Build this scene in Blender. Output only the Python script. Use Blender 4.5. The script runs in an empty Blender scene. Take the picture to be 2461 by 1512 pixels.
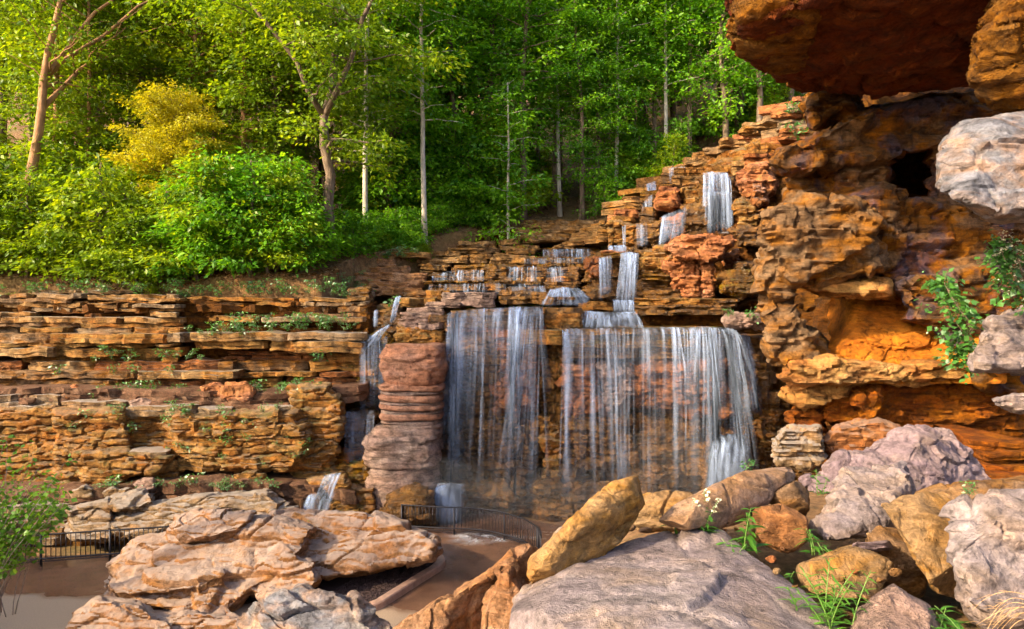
import bpy, bmesh, math, random
import numpy as np
from mathutils import Vector, Matrix

# ------------------------------------------------------------------ camera, sky, sun, exposure
sc = bpy.context.scene
COL = sc.collection
cam_data = bpy.data.cameras.new('camera')
cam_data.lens = 24.0; cam_data.sensor_width = 36.0
cam_data.clip_start = 0.1; cam_data.clip_end = 1500
cam = bpy.data.objects.new('camera', cam_data); COL.objects.link(cam)
CAM_Z = 9.0
cam.location = (0, 0, CAM_Z); cam.rotation_euler = (math.radians(90), 0, 0)
sc.camera = cam

SUN_EL = math.radians(30)
SUN_DIR = Vector((-0.83, -0.55, 0)).normalized() * math.cos(SUN_EL) + Vector((0, 0, math.sin(SUN_EL)))  # towards the sun
world = bpy.data.worlds.new('World'); sc.world = world; world.use_nodes = True
wn = world.node_tree.nodes; wl = world.node_tree.links
sky = wn.new('ShaderNodeTexSky'); sky.sky_type = 'NISHITA'; sky.sun_disc = False
sky.sun_elevation = SUN_EL; sky.sun_rotation = math.atan2(SUN_DIR.x, SUN_DIR.y)
sky.air_density = 0.75; sky.dust_density = 4.0; sky.ozone_density = 0.4
wl.new(sky.outputs[0], wn['Background'].inputs['Color'])
wn['Background'].inputs['Strength'].default_value = 0.115
sun_data = bpy.data.lights.new('sun', 'SUN'); sun_data.energy = 2.6; sun_data.angle = math.radians(1.5)
sun_data.color = (1.0, 0.78, 0.48)
sun = bpy.data.objects.new('sun', sun_data); COL.objects.link(sun)
sun.rotation_euler = SUN_DIR.to_track_quat('Z', 'Y').to_euler()
sc.view_settings.view_transform = 'Standard'; sc.view_settings.look = 'None'
sc.view_settings.exposure = 2.0; sc.view_settings.gamma = 1.0
sc.render.engine = 'CYCLES'
sc.cycles.transparent_max_bounces = 18; sc.cycles.max_bounces = 5; sc.cycles.diffuse_bounces = 2
sc.cycles.use_denoising = True; sc.cycles.use_adaptive_sampling = True; sc.cycles.adaptive_threshold = 0.03
try: sc.cycles.denoiser = 'OPENIMAGEDENOISE'
except Exception: pass

F = 1641.0
def P(x, y, Y):                       # photo point (2461 x 1512) at depth Y -> world
    return ((x - 1230.0) / F * Y, Y, CAM_Z + (756.0 - y) / F * Y)

# ------------------------------------------------------------------ numpy noise
_rs = np.random.RandomState(7)
_G = _rs.normal(size=(256, 3)); _G /= np.linalg.norm(_G, axis=1)[:, None]
def _h(ix, iy, iz, s):
    n = (ix * 374761393 + iy * 668265263 + iz * 2147483647 % 1274126177 + iz * 1440662683 + s * 974634777) & 0xffffffff
    n = ((n ^ (n >> 13)) * 1274126177) & 0xffffffff
    return (n ^ (n >> 16)) & 255
def perlin(p, seed=0):
    f0 = np.floor(p); d = p - f0; i = f0.astype(np.int64)
    w = d * d * d * (d * (d * 6 - 15) + 10)
    out = np.zeros(len(p))
    for a in (0, 1):
        for b in (0, 1):
            for c in (0, 1):
                g = _G[_h(i[:, 0] + a, i[:, 1] + b, i[:, 2] + c, seed)]
                dot = g[:, 0] * (d[:, 0] - a) + g[:, 1] * (d[:, 1] - b) + g[:, 2] * (d[:, 2] - c)
                out += dot * (w[:, 0] if a else 1 - w[:, 0]) * (w[:, 1] if b else 1 - w[:, 1]) * (w[:, 2] if c else 1 - w[:, 2])
    return out * 1.5
def fbm(p, seed=0, octv=4, gain=.5, lac=2.05):
    a, o = 1.0, 0
    for k in range(octv):
        o = o + a * perlin(p, seed + k * 17); p = p * lac; a *= gain
    return o
def ridged(p, seed=0, octv=3):
    a, o = 1.0, 0
    for k in range(octv):
        o = o + a * (1 - 2 * np.abs(perlin(p, seed + k * 31))); p = p * 2.1; a *= .5
    return o
def rand(k, seed=0):
    return (np.sin(np.asarray(k, float) * 127.1 + seed * 311.7) * 43758.5453) % 1.0

def cells(p, seed=0):
    """Worley noise: distance gap to the cell border (F2-F1) and a random number per cell"""
    i0 = np.floor(p).astype(np.int64); n = len(p)
    f1 = np.full(n, 9.0); f2 = np.full(n, 9.0); cid = np.zeros(n, np.int64); rel = np.zeros((n, 3))
    for a in (-1, 0, 1):
        for b in (-1, 0, 1):
            for c in (-1, 0, 1):
                q = i0 + np.array([a, b, c])
                h = _h(q[:, 0], q[:, 1], q[:, 2], seed); jit = _G[h] * .32 + .5
                dv = p - (q + jit); d = (dv ** 2).sum(1)
                near = d < f1
                f2 = np.where(near, f1, np.minimum(f2, d)); cid = np.where(near, h, cid); rel = np.where(near[:, None], dv, rel); f1 = np.where(near, d, f1)
    tilt = (rel * _G[(cid * 7 + 3) & 255]).sum(1)      # a plane of its own for every cell
    return np.sqrt(f2) - np.sqrt(f1), cid / 255.0, tilt
def steps(u, length, seed):
    """angular broken-edge noise along a line: flat runs joined by short jumps"""
    u = u / length + .35 * np.sin(u / length * 1.7 + seed); k = np.floor(u); f = np.clip((u - k - .86) / .14, 0, 1)
    a = rand(k, seed) - .5; b = rand(k + 1, seed) - .5
    tilt = (rand(k, seed + 9) - .5) * (u - k - .5) * .8 * (1 - f)
    return a * (1 - f) + b * f + tilt

# ------------------------------------------------------------------ mesh / object helpers
def mesh_np(name, V, quads=None, tris=None, smooth=True):
    me = bpy.data.meshes.new(name)
    V = np.ascontiguousarray(V, dtype=np.float32)
    nq = 0 if quads is None else len(quads); nt = 0 if tris is None else len(tris)
    me.vertices.add(len(V)); me.vertices.foreach_set('co', V.ravel())
    me.loops.add(nq * 4 + nt * 3); me.polygons.add(nq + nt)
    loops = []; starts = []
    if nq: loops.append(np.asarray(quads, np.int32).ravel()); starts.append(np.arange(nq, dtype=np.int32) * 4)
    if nt: loops.append(np.asarray(tris, np.int32).ravel()); starts.append(nq * 4 + np.arange(nt, dtype=np.int32) * 3)
    me.loops.foreach_set('vertex_index', np.concatenate(loops).astype(np.int32))
    me.polygons.foreach_set('loop_start', np.concatenate(starts).astype(np.int32))
    me.polygons.foreach_set('use_smooth', np.full(nq + nt, smooth))
    me.update(calc_edges=True); me.validate()
    return me
def fattr(me, name, vals):
    a = me.attributes.new(name, 'FLOAT', 'POINT'); a.data.foreach_set('value', np.asarray(vals, np.float32))
def obj(name, me, mat=None, parent=None):
    o = bpy.data.objects.new(name, me); COL.objects.link(o)
    if mat is not None and me is not None and not me.materials: me.materials.append(mat)
    if parent is not None: o.parent = parent
    return o
def tag(o, label=None, cat=None, group=None, kind=None):
    if label: o['label'] = label
    if cat: o['category'] = cat
    if group: o['group'] = group
    if kind: o['kind'] = kind
    return o
def thing(name, label, cat, loc=(0, 0, 0), group=None):
    o = bpy.data.objects.new(name, None); COL.objects.link(o); o.location = loc; o.empty_display_size = .2
    return tag(o, label, cat, group)
def copy_tree(src, parent=None):
    c = src.copy(); COL.objects.link(c); c.parent = parent
    for ch in list(src.children): copy_tree(ch, c)
    return c
class Acc:                              # collects quads/tris from many pieces of ONE part
    def __init__(s): s.V = []; s.Q = []; s.T = []; s.n = 0; s.A = []
    def add(s, V, Q=None, T=None, a=None):
        V = np.asarray(V, float); s.V.append(V)
        if Q is not None and len(Q): s.Q.append(np.asarray(Q) + s.n)
        if T is not None and len(T): s.T.append(np.asarray(T) + s.n)
        s.A.append(np.zeros(len(V)) if a is None else np.broadcast_to(np.asarray(a, float), (len(V),)))
        s.n += len(V)
    def mesh(s, name, smooth=True, attr=None):
        me = mesh_np(name, np.concatenate(s.V), np.concatenate(s.Q) if s.Q else None, np.concatenate(s.T) if s.T else None, smooth)
        if attr: fattr(me, attr, np.concatenate(s.A))
        return me
def tube(path, rad, sides=6):
    path = np.asarray(path, float); n = len(path); rad = np.broadcast_to(np.asarray(rad, float), (n,))
    t = np.gradient(path, axis=0); t /= np.linalg.norm(t, axis=1)[:, None] + 1e-9
    ref = np.where(np.abs(t[:, 2:3]) > .9, np.array([[1., 0, 0]]), np.array([[0, 0, 1.]]))
    if (np.abs(t[:, 2]) > .7).mean() > .3: ref = np.tile([[1., .1, 0]], (n, 1))
    s = np.cross(t, ref); s /= np.linalg.norm(s, axis=1)[:, None] + 1e-9
    u = np.cross(s, t)
    ang = np.arange(sides) / sides * 2 * math.pi
    V = path[:, None, :] + rad[:, None, None] * (np.cos(ang)[None, :, None] * s[:, None, :] + np.sin(ang)[None, :, None] * u[:, None, :])
    V = V.reshape(-1, 3)
    i = np.arange(n - 1)[:, None] * sides; j = np.arange(sides)[None, :]; j2 = (j + 1) % sides
    Q = np.stack([i + j, i + j2, i + sides + j2, i + sides + j], -1).reshape(-1, 4)
    cap = len(V); V = np.vstack([V, path[0], path[-1]])
    jj = np.arange(sides)
    T = np.vstack([np.stack([np.full(sides, cap), (jj + 1) % sides, jj], -1),
                   np.stack([np.full(sides, cap + 1), (n - 1) * sides + jj, (n - 1) * sides + (jj + 1) % sides], -1)])
    return V, Q, T

# ------------------------------------------------------------------ materials
def M(name):
    m = bpy.data.materials.new(name); m.use_nodes = True
    nt = m.node_tree
    return m, nt, nt.nodes, nt.links, nt.nodes['Principled BSDF']
def ramp(n, stops):
    r = n.new('ShaderNodeValToRGB'); cr = r.color_ramp
    while len(cr.elements) < len(stops): cr.elements.new(.5)
    for e, (p, c) in zip(cr.elements, stops):
        e.position = p; e.color = (*c, 1) if len(c) == 3 else c
    return r
def noise_node(n, l, coord, scale, detail=5, rough=.55, sc3=None, dist=0):
    if sc3:
        mp = n.new('ShaderNodeMapping'); mp.inputs['Scale'].default_value = sc3; l.new(coord, mp.inputs[0]); coord = mp.outputs[0]
    t = n.new('ShaderNodeTexNoise'); t.inputs['Scale'].default_value = scale; t.inputs['Detail'].default_value = detail
    t.inputs['Roughness'].default_value = rough; t.inputs['Distortion'].default_value = dist
    l.new(coord, t.inputs['Vector']); return t
def mixc(n, l, fac, a, b, mode='MIX', f=None):
    m = n.new('ShaderNodeMix'); m.data_type = 'RGBA'; m.blend_type = mode
    if isinstance(fac, (int, float)): m.inputs[0].default_value = fac
    else: l.new(fac, m.inputs[0])
    for k, v in ((6, a), (7, b)):
        if isinstance(v, tuple): m.inputs[k].default_value = (*v, 1)
        else: l.new(v, m.inputs[k])
    return m.outputs[2]
def mathn(n, l, op, a, b=None, clamp=False):
    m = n.new('ShaderNodeMath'); m.operation = op; m.use_clamp = clamp
    for k, v in ((0, a), (1, b)):
        if v is None: continue
        if isinstance(v, (int, float)): m.inputs[k].default_value = v
        else: l.new(v, m.inputs[k])
    return m.outputs[0]

def rock_mat(name, cols, alt, alt_amt=.5, dark=(.05, .03, .02), streak=.4, strata=.5, scale=1.0, top=None, top_amt=.0, rough=.85,
             wet=False, bump=.5, moss=0.0, speck=.35, stain=None, stain_amt=0.0, cracks=.25, sat=1.25, val=.92):
    m, nt, n, l, bs = M(name)
    g = n.new('ShaderNodeNewGeometry'); pos = g.outputs['Position']
    n1 = noise_node(n, l, pos, .55 * scale, 5, .62, (1, 1, 1.6), .4)
    base = ramp(n, [(.28, cols[0]), (.5, cols[1]), (.72, cols[2])]); l.new(n1.outputs[0], base.inputs[0])
    c = base.outputs[0]
    n2 = noise_node(n, l, pos, .9 * scale, 6, .6, (1, 1, 2.2), .6)
    f2 = ramp(n, [(.45, (0, 0, 0)), (.62, (alt_amt,) * 3)]); l.new(n2.outputs[0], f2.inputs[0])
    c = mixc(n, l, f2.outputs[0], c, alt)
    # bedding: thin darker and lighter beds
    n3 = noise_node(n, l, pos, 1.0, 6, .65, (.7 * scale, .7 * scale, 6.5 * scale), 1.1)
    f3 = ramp(n, [(.36, (1 - strata,) * 3), (.5, (1, 1, 1)), (.66, (1 + .25 * strata,) * 3)]); l.new(n3.outputs[0], f3.inputs[0])
    c = mixc(n, l, 1.0, c, f3.outputs[0], 'MULTIPLY')
    # run-off stains
    n4 = noise_node(n, l, pos, 1.0, 5, .6, (1.5 * scale, 1.5 * scale, .33 * scale), 1.6)
    f4 = ramp(n, [(.48, (0, 0, 0)), (.68, (streak,) * 3)]); l.new(n4.outputs[0], f4.inputs[0])
    c = mixc(n, l, f4.outputs[0], c, dark)
    if stain:
        n6 = noise_node(n, l, pos, 1.0, 5, .6, (.7 * scale, .7 * scale, .5 * scale), .8)
        f6 = ramp(n, [(.52, (0, 0, 0)), (.64, (stain_amt,) * 3)]); l.new(n6.outputs[0], f6.inputs[0])
        c = mixc(n, l, f6.outputs[0], c, stain)
    # grain
    n5 = noise_node(n, l, pos, 14 * scale, 4, .75)
    f5 = ramp(n, [(.3, (1 - speck,) * 3), (.55, (1, 1, 1)), (.75, (1 + speck * .7,) * 3)]); l.new(n5.outputs[0], f5.inputs[0])
    c = mixc(n, l, 1.0, c, f5.outputs[0], 'MULTIPLY')
    nm_ = noise_node(n, l, pos, 2.6 * scale, 7, .72, (1, 1, 1.5), .3)
    fm_ = ramp(n, [(.32, (.38,) * 3), (.5, (1, 1, 1)), (.68, (1.40,) * 3)]); l.new(nm_.outputs[0], fm_.inputs[0])
    c = mixc(n, l, 1.0, c, fm_.outputs[0], 'MULTIPLY')
    # pits and holes
    n7 = noise_node(n, l, pos, 5 * scale, 4, .7, (1, 1, 1.5))
    f7 = ramp(n, [(.30, (cracks,) * 3), (.40, (1, 1, 1))]); l.new(n7.outputs[0], f7.inputs[0])
    if cracks < 1: c = mixc(n, l, 1.0, c, mixc(n, l, .5, (1., 1., 1.), f7.outputs[0]), 'MULTIPLY')
    sx = n.new('ShaderNodeSeparateXYZ'); l.new(g.outputs['Normal'], sx.inputs[0])
    if top:
        up = mathn(n, l, 'SUBTRACT', sx.outputs[2], .35, True)
        n8 = noise_node(n, l, pos, 2.2 * scale, 5, .65)
        fac = mathn(n, l, 'MULTIPLY', mathn(n, l, 'MULTIPLY', up, 2.2, True), mathn(n, l, 'MULTIPLY', n8.outputs[0], 1.7 * top_amt), True)
        c = mixc(n, l, fac, c, top)
    if moss:
        n9 = noise_node(n, l, pos, 1.6, 6, .7)
        fm = ramp(n, [(.5, (0, 0, 0)), (.62, (moss,) * 3)]); l.new(n9.outputs[0], fm.inputs[0])
        up2 = mathn(n, l, 'MULTIPLY', mathn(n, l, 'ADD', sx.outputs[2], .25, True), fm.outputs[0], True)
        c = mixc(n, l, up2, c, (.10, .115, .012))
    hs = n.new('ShaderNodeHueSaturation'); hs.inputs['Saturation'].default_value = sat; hs.inputs['Value'].default_value = val * .86; l.new(c, hs.inputs['Color']); c = hs.outputs[0]
    l.new(c, bs.inputs['Base Color'])
    if wet:
        rr = ramp(n, [(.35, (.12,) * 3), (.62, (.6,) * 3)]); l.new(n2.outputs[0], rr.inputs[0]); l.new(rr.outputs[0], bs.inputs['Roughness'])
    else:
        bs.inputs['Roughness'].default_value = rough
    bs.inputs['Specular IOR Level'].default_value = .5 if wet else .22
    # relief
    hgt = mathn(n, l, 'ADD', mathn(n, l, 'MULTIPLY', n5.outputs[0], .25), mathn(n, l, 'MULTIPLY', n3.outputs[0], .9 * strata + .1))
    hgt = mathn(n, l, 'ADD', hgt, mathn(n, l, 'MULTIPLY', f7.outputs[0], .22))
    hgt = mathn(n, l, 'ADD', hgt, mathn(n, l, 'MULTIPLY', nm_.outputs[0], 1.1))
    b = n.new('ShaderNodeBump'); b.inputs['Strength'].default_value = min(1, bump * 1.8); b.inputs['Distance'].default_value = .22 / scale
    l.new(hgt, b.inputs['Height']); l.new(b.outputs[0], bs.inputs['Normal'])
    return m

R = {}
R['tan'] = rock_mat('tan_layered_limestone', [(.30, .16, .075), (.48, .29, .14), (.60, .42, .25)], (.46, .20, .05), .6, (.07, .04, .02), .45, .6, top=(.40, .36, .32), top_amt=.7, sat=1.12, val=.84, moss=.4)
R['ochre'] = rock_mat('ochre_limestone', [(.24, .11, .035), (.45, .23, .07), (.58, .34, .13)], (.42, .13, .02), .6, (.05, .028, .012), .6, .6, top=(.36, .32, .26), top_amt=.35, sat=1.05, val=.84, moss=.5)
R['pale'] = rock_mat('pale_limestone', [(.34, .23, .14), (.50, .37, .25), (.60, .50, .40)], (.48, .27, .14), .5, (.09, .06, .04), .5, .5, top=(.48, .43, .40), top_amt=.9, sat=1.25, val=.70)
R['red'] = rock_mat('red_brown_limestone', [(.22, .085, .04), (.38, .16, .075), (.47, .24, .12)], (.40, .15, .05), .6, (.06, .03, .02), .5, .55, top=(.36, .30, .27), top_amt=.5, sat=1.1)
R['pink'] = rock_mat('pink_sandstone', [(.36, .16, .10), (.50, .25, .16), (.60, .36, .26)], (.55, .30, .15), .4, (.10, .05, .035), .5, .55, speck=.3)
R['pinkgrey'] = rock_mat('weathered_pink_sandstone', [(.32, .17, .115), (.46, .27, .20), (.55, .39, .31)], (.36, .25, .21), .5, (.06, .045, .04), .5, .5, speck=.35, sat=.85, val=.85)
R['wet'] = rock_mat('wet_brown_limestone', [(.10, .045, .012), (.24, .11, .025), (.38, .20, .06)], (.33, .14, .03), .55, (.03, .02, .012), .7, .55, wet=True, moss=.15, sat=1.05, val=.78)
R['wetmoss'] = rock_mat('wet_mossy_limestone', [(.10, .05, .012), (.24, .12, .03), (.34, .19, .05)], (.30, .13, .025), .5, (.03, .02, .01), .7, .6, wet=True, moss=.85, val=.85)
R['wetpink'] = rock_mat('wet_pink_limestone', [(.24, .10, .055), (.42, .20, .12), (.50, .28, .18)], (.30, .13, .05), .6, (.06, .03, .02), .6, .5, wet=True, val=.8)
R['grey'] = rock_mat('grey_limestone', [(.29, .225, .23), (.47, .38, .385), (.61, .51, .49)], (.54, .37, .25), .6, (.09, .075, .065), .3, .15, scale=1.3, bump=.36, speck=.4, stain=(.40, .30, .30), stain_amt=.4, sat=1.0, val=.56)
R['lilac'] = rock_mat('lilac_grey_limestone', [(.30, .22, .24), (.46, .345, .365), (.58, .46, .46)], (.42, .33, .27), .5, (.12, .09, .08), .3, .12, scale=1.4, bump=.4, speck=.3, sat=1.15, val=.60)
R['buff'] = rock_mat('buff_limestone', [(.40, .25, .14), (.55, .37, .22), (.64, .48, .33)], (.60, .31, .10), .6, (.13, .08, .04), .35, .25, scale=1.5, bump=.5, sat=1.2, val=.70)
R['orange'] = rock_mat('orange_limestone', [(.36, .13, .035), (.52, .22, .07), (.62, .32, .14)], (.48, .33, .24), .4, (.11, .05, .025), .4, .25, scale=1.6, bump=.7, sat=.98, val=.72)
R['bluegrey'] = rock_mat('blue_grey_limestone', [(.15, .15, .18), (.26, .26, .29), (.40, .36, .34)], (.50, .30, .18), .7, (.08, .06, .05), .45, .2, scale=1.1, bump=.5, sat=1.1, val=.95)
R['yellowbuff'] = rock_mat('yellow_buff_limestone', [(.50, .27, .11), (.68, .40, .19), (.74, .52, .31)], (.70, .34, .08), .65, (.16, .09, .04), .4, .25, scale=1.5, bump=.55, sat=1.15, val=.74)
R['pinkbuff'] = rock_mat('pink_buff_limestone', [(.48, .31, .22), (.64, .45, .34), (.72, .55, .45)], (.64, .36, .17), .5, (.16, .10, .06), .3, .2, scale=1.5, bump=.5, sat=1.25, val=.66)
R['pillar'] = rock_mat('banded_pink_sandstone', [(.42, .18, .11), (.56, .28, .18), (.64, .38, .27)], (.46, .28, .22), .4, (.10, .06, .045), .55, .22, speck=.3, bump=.6, sat=1.1, val=.9)
R['brownrock'] = rock_mat('brown_limestone', [(.22, .12, .06), (.36, .21, .11), (.46, .30, .18)], (.34, .27, .22), .5, (.06, .035, .02), .4, .25, scale=1.4, bump=.6)
R['boulder'] = rock_mat('pink_tan_boulder_limestone', [(.46, .25, .16), (.60, .38, .26), (.68, .50, .39)], (.62, .34, .17), .55, (.14, .085, .055), .35, .3, top=(.64, .53, .48), top_amt=.9, bump=.6, sat=1.3, val=.76)
R['face'] = rock_mat('rust_brown_cliff_limestone', [(.13, .065, .035), (.31, .18, .10), (.46, .32, .22)], (.46, .17, .025), .85, (.02, .014, .012), .75, .35, stain=(.06, .08, .17), stain_amt=.6, bump=.8, val=.72)
R['facegrey'] = rock_mat('grey_brown_cliff_limestone', [(.18, .11, .07), (.34, .23, .15), (.47, .35, .25)], (.46, .21, .07), .7, (.05, .035, .03), .45, .25, bump=.8, val=.8)
R['facebrown'] = rock_mat('tan_brown_cliff_limestone', [(.18, .08, .03), (.33, .17, .07), (.46, .28, .14)], (.38, .15, .04), .6, (.04, .022, .015), .55, .3, bump=.7, val=.7)
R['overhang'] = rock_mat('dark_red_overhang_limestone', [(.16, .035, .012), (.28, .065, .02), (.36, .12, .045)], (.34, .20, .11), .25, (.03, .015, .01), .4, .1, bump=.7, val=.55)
R['niche'] = rock_mat('bounce_lit_orange_limestone', [(.46, .13, .008), (.62, .21, .012), (.70, .30, .035)], (.56, .16, .01), .5, (.28, .08, .01), .3, .15, bump=.6, speck=.25, sat=1.0, val=1.05)  # orange rock, colour raised to stand for light bounced into the niche
R['nicheledge'] = rock_mat('yellow_orange_limestone', [(.42, .18, .04), (.58, .30, .08), (.66, .42, .18)], (.50, .15, .03), .6, (.16, .06, .02), .4, .4, bump=.6, sat=1.0)
R['redwall'] = rock_mat('rust_limestone', [(.24, .07, .02), (.40, .14, .04), (.48, .22, .08)], (.40, .10, .02), .5, (.06, .025, .012), .5, .5, bump=.6, val=.8)
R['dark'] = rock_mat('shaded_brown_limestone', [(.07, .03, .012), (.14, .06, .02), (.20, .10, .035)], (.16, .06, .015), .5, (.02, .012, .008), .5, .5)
R['soil'] = rock_mat('red_soil', [(.20, .08, .03), (.30, .13, .05), (.36, .20, .10)], (.26, .09, .03), .6, (.08, .04, .02), .3, .1, scale=3, bump=.6, sat=.85, val=.62)

def ground_mat():
    m, nt, n, l, bs = M('leaf_litter_ground')
    g = n.new('ShaderNodeNewGeometry'); pos = g.outputs['Position']
    a = noise_node(n, l, pos, 5, 8, .75); r = ramp(n, [(.3, (.05, .03, .012)), (.5, (.17, .085, .03)), (.7, (.32, .18, .08))]); l.new(a.outputs[0], r.inputs[0])
    b = noise_node(n, l, pos, .35, 5, .6); r2 = ramp(n, [(.5, (0, 0, 0)), (.64, (.3, .3, .3))]); l.new(b.outputs[0], r2.inputs[0])
    c = mixc(n, l, r2.outputs[0], r.outputs[0], (.055, .10, .015))
    l.new(c, bs.inputs['Base Color']); bs.inputs['Roughness'].default_value = .95
    bu = n.new('ShaderNodeBump'); bu.inputs['Strength'].default_value = .8; bu.inputs['Distance'].default_value = .15
    l.new(a.outputs[0], bu.inputs['Height']); l.new(bu.outputs[0], bs.inputs['Normal'])
    return m
def path_mat():
    m, nt, n, l, bs = M('wet_concrete_path')
    g = n.new('ShaderNodeNewGeometry'); pos = g.outputs['Position']
    a = noise_node(n, l, pos, .5, 6, .6); r = ramp(n, [(.3, (.085, .045, .03)), (.55, (.15, .08, .05)), (.75, (.21, .12, .075))]); l.new(a.outputs[0], r.inputs[0])
    f = noise_node(n, l, pos, 25, 4, .7); r3 = ramp(n, [(.3, (.75,) * 3), (.7, (1.25,) * 3)]); l.new(f.outputs[0], r3.inputs[0])
    # dry pale slab nearer the camera, wet film further in
    sx = n.new('ShaderNodeSeparateXYZ'); l.new(pos, sx.inputs[0])
    w = noise_node(n, l, pos, .6, 4, .5)
    e = mathn(n, l, 'ADD', sx.outputs[1], mathn(n, l, 'MULTIPLY', w.outputs[0], 2.0))
    e = mathn(n, l, 'ADD', e, mathn(n, l, 'MULTIPLY', sx.outputs[0], .10))
    dry = ramp(n, [(.495, (1, 1, 1)), (.503, (0, 0, 0))]); l.new(mathn(n, l, 'MULTIPLY', e, 1 / 42.8), dry.inputs[0])
    c = mixc(n, l, dry.outputs[0], r.outputs[0], (.30, .215, .15))
    c = mixc(n, l, 1.0, c, r3.outputs[0], 'MULTIPLY')
    l.new(c, bs.inputs['Base Color'])
    rr = ramp(n, [(.35, (.09,) * 3), (.7, (.32,) * 3)]); l.new(a.outputs[0], rr.inputs[0])
    l.new(mixc(n, l, dry.outputs[0], rr.outputs[0], (.75, .75, .75)), bs.inputs['Roughness'])
    bu = n.new('ShaderNodeBump'); bu.inputs['Strength'].default_value = .12; bu.inputs['Distance'].default_value = .02
    l.new(f.outputs[0], bu.inputs['Height']); l.new(bu.outputs[0], bs.inputs['Normal'])
    return m
def plain(name, col, rough=.6, metal=0, var=.25, sc_=8):
    m, nt, n, l, bs = M(name)
    g = n.new('ShaderNodeNewGeometry')
    a = noise_node(n, l, g.outputs['Position'], sc_, 5, .65); r = ramp(n, [(.3, tuple(x * (1 - var) for x in col)), (.7, tuple(x * (1 + var) for x in col))]); l.new(a.outputs[0], r.inputs[0])
    l.new(r.outputs[0], bs.inputs['Base Color']); bs.inputs['Roughness'].default_value = rough; bs.inputs['Metallic'].default_value = metal
    bu = n.new('ShaderNodeBump'); bu.inputs['Strength'].default_value = .25; bu.inputs['Distance'].default_value = .03
    l.new(a.outputs[0], bu.inputs['Height']); l.new(bu.outputs[0], bs.inputs['Normal'])
    return m
def bark_mat(name, c0, c1, c2, scale=6):
    m, nt, n, l, bs = M(name)
    g = n.new('ShaderNodeTexCoord')
    a = noise_node(n, l, g.outputs['Object'], scale, 6, .7, (1, 1, .22)); r = ramp(n, [(.3, c0), (.5, c1), (.72, c2)]); l.new(a.outputs[0], r.inputs[0])
    b = noise_node(n, l, g.outputs['Object'], .9, 4, .6); r2 = ramp(n, [(.35, (.7,) * 3), (.65, (1.2,) * 3)]); l.new(b.outputs[0], r2.inputs[0])
    l.new(mixc(n, l, 1.0, r.outputs[0], r2.outputs[0], 'MULTIPLY'), bs.inputs['Base Color']); bs.inputs['Roughness'].default_value = .9
    bu = n.new('ShaderNodeBump'); bu.inputs['Strength'].default_value = .7; bu.inputs['Distance'].default_value = .06
    l.new(a.outputs[0], bu.inputs['Height']); l.new(bu.outputs[0], bs.inputs['Normal'])
    return m
def leaf_mat(name, stops, trans=.5, gloss=.025):
    m, nt, n, l, bs = M(name); n.remove(bs)
    at = n.new('ShaderNodeAttribute'); at.attribute_name = 'tone'
    r = ramp(n, stops); l.new(at.outputs['Fac'], r.inputs[0])
    d = n.new('ShaderNodeBsdfDiffuse'); l.new(r.outputs[0], d.inputs[0])
    t = n.new('ShaderNodeBsdfTranslucent'); l.new(mixc(n, l, 1.0, r.outputs[0], (1.6, 1.35, .5), 'MULTIPLY'), t.inputs[0])
    mx = n.new('ShaderNodeMixShader'); mx.inputs[0].default_value = trans; l.new(d.outputs[0], mx.inputs[1]); l.new(t.outputs[0], mx.inputs[2])
    g = n.new('ShaderNodeBsdfGlossy'); g.inputs['Roughness'].default_value = .45; g.inputs[0].default_value = (1, 1, 1, 1)
    m2 = n.new('ShaderNodeMixShader'); m2.inputs[0].default_value = gloss; l.new(mx.outputs[0], m2.inputs[1]); l.new(g.outputs[0], m2.inputs[2])
    l.new(m2.outputs[0], n['Material Output'].inputs['Surface'])
    return m
L = {
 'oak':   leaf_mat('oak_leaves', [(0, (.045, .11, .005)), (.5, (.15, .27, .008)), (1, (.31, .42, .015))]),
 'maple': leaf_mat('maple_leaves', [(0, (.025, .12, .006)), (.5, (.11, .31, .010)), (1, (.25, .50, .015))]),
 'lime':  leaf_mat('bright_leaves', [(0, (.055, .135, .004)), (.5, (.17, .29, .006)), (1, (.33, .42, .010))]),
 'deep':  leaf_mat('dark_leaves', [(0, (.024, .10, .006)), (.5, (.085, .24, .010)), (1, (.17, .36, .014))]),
 'gold':  leaf_mat('golden_needles', [(0, (.13, .16, .006)), (.5, (.34, .34, .010)), (1, (.54, .50, .02))]),
 'herb':  leaf_mat('herb_leaves', [(0, (.025, .10, .012)), (.5, (.05, .19, .02)), (1, (.10, .28, .03))], .35, .1),
 'fine':  leaf_mat('twig_leaves', [(0, (.05, .14, .008)), (.5, (.10, .24, .014)), (1, (.18, .34, .03))], .4),
}
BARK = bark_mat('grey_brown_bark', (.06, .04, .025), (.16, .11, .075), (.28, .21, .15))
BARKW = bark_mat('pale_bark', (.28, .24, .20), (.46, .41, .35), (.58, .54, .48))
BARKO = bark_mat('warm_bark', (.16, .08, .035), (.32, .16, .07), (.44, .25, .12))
BARKD = bark_mat('dark_bark', (.03, .02, .012), (.08, .05, .03), (.15, .10, .065))

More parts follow.
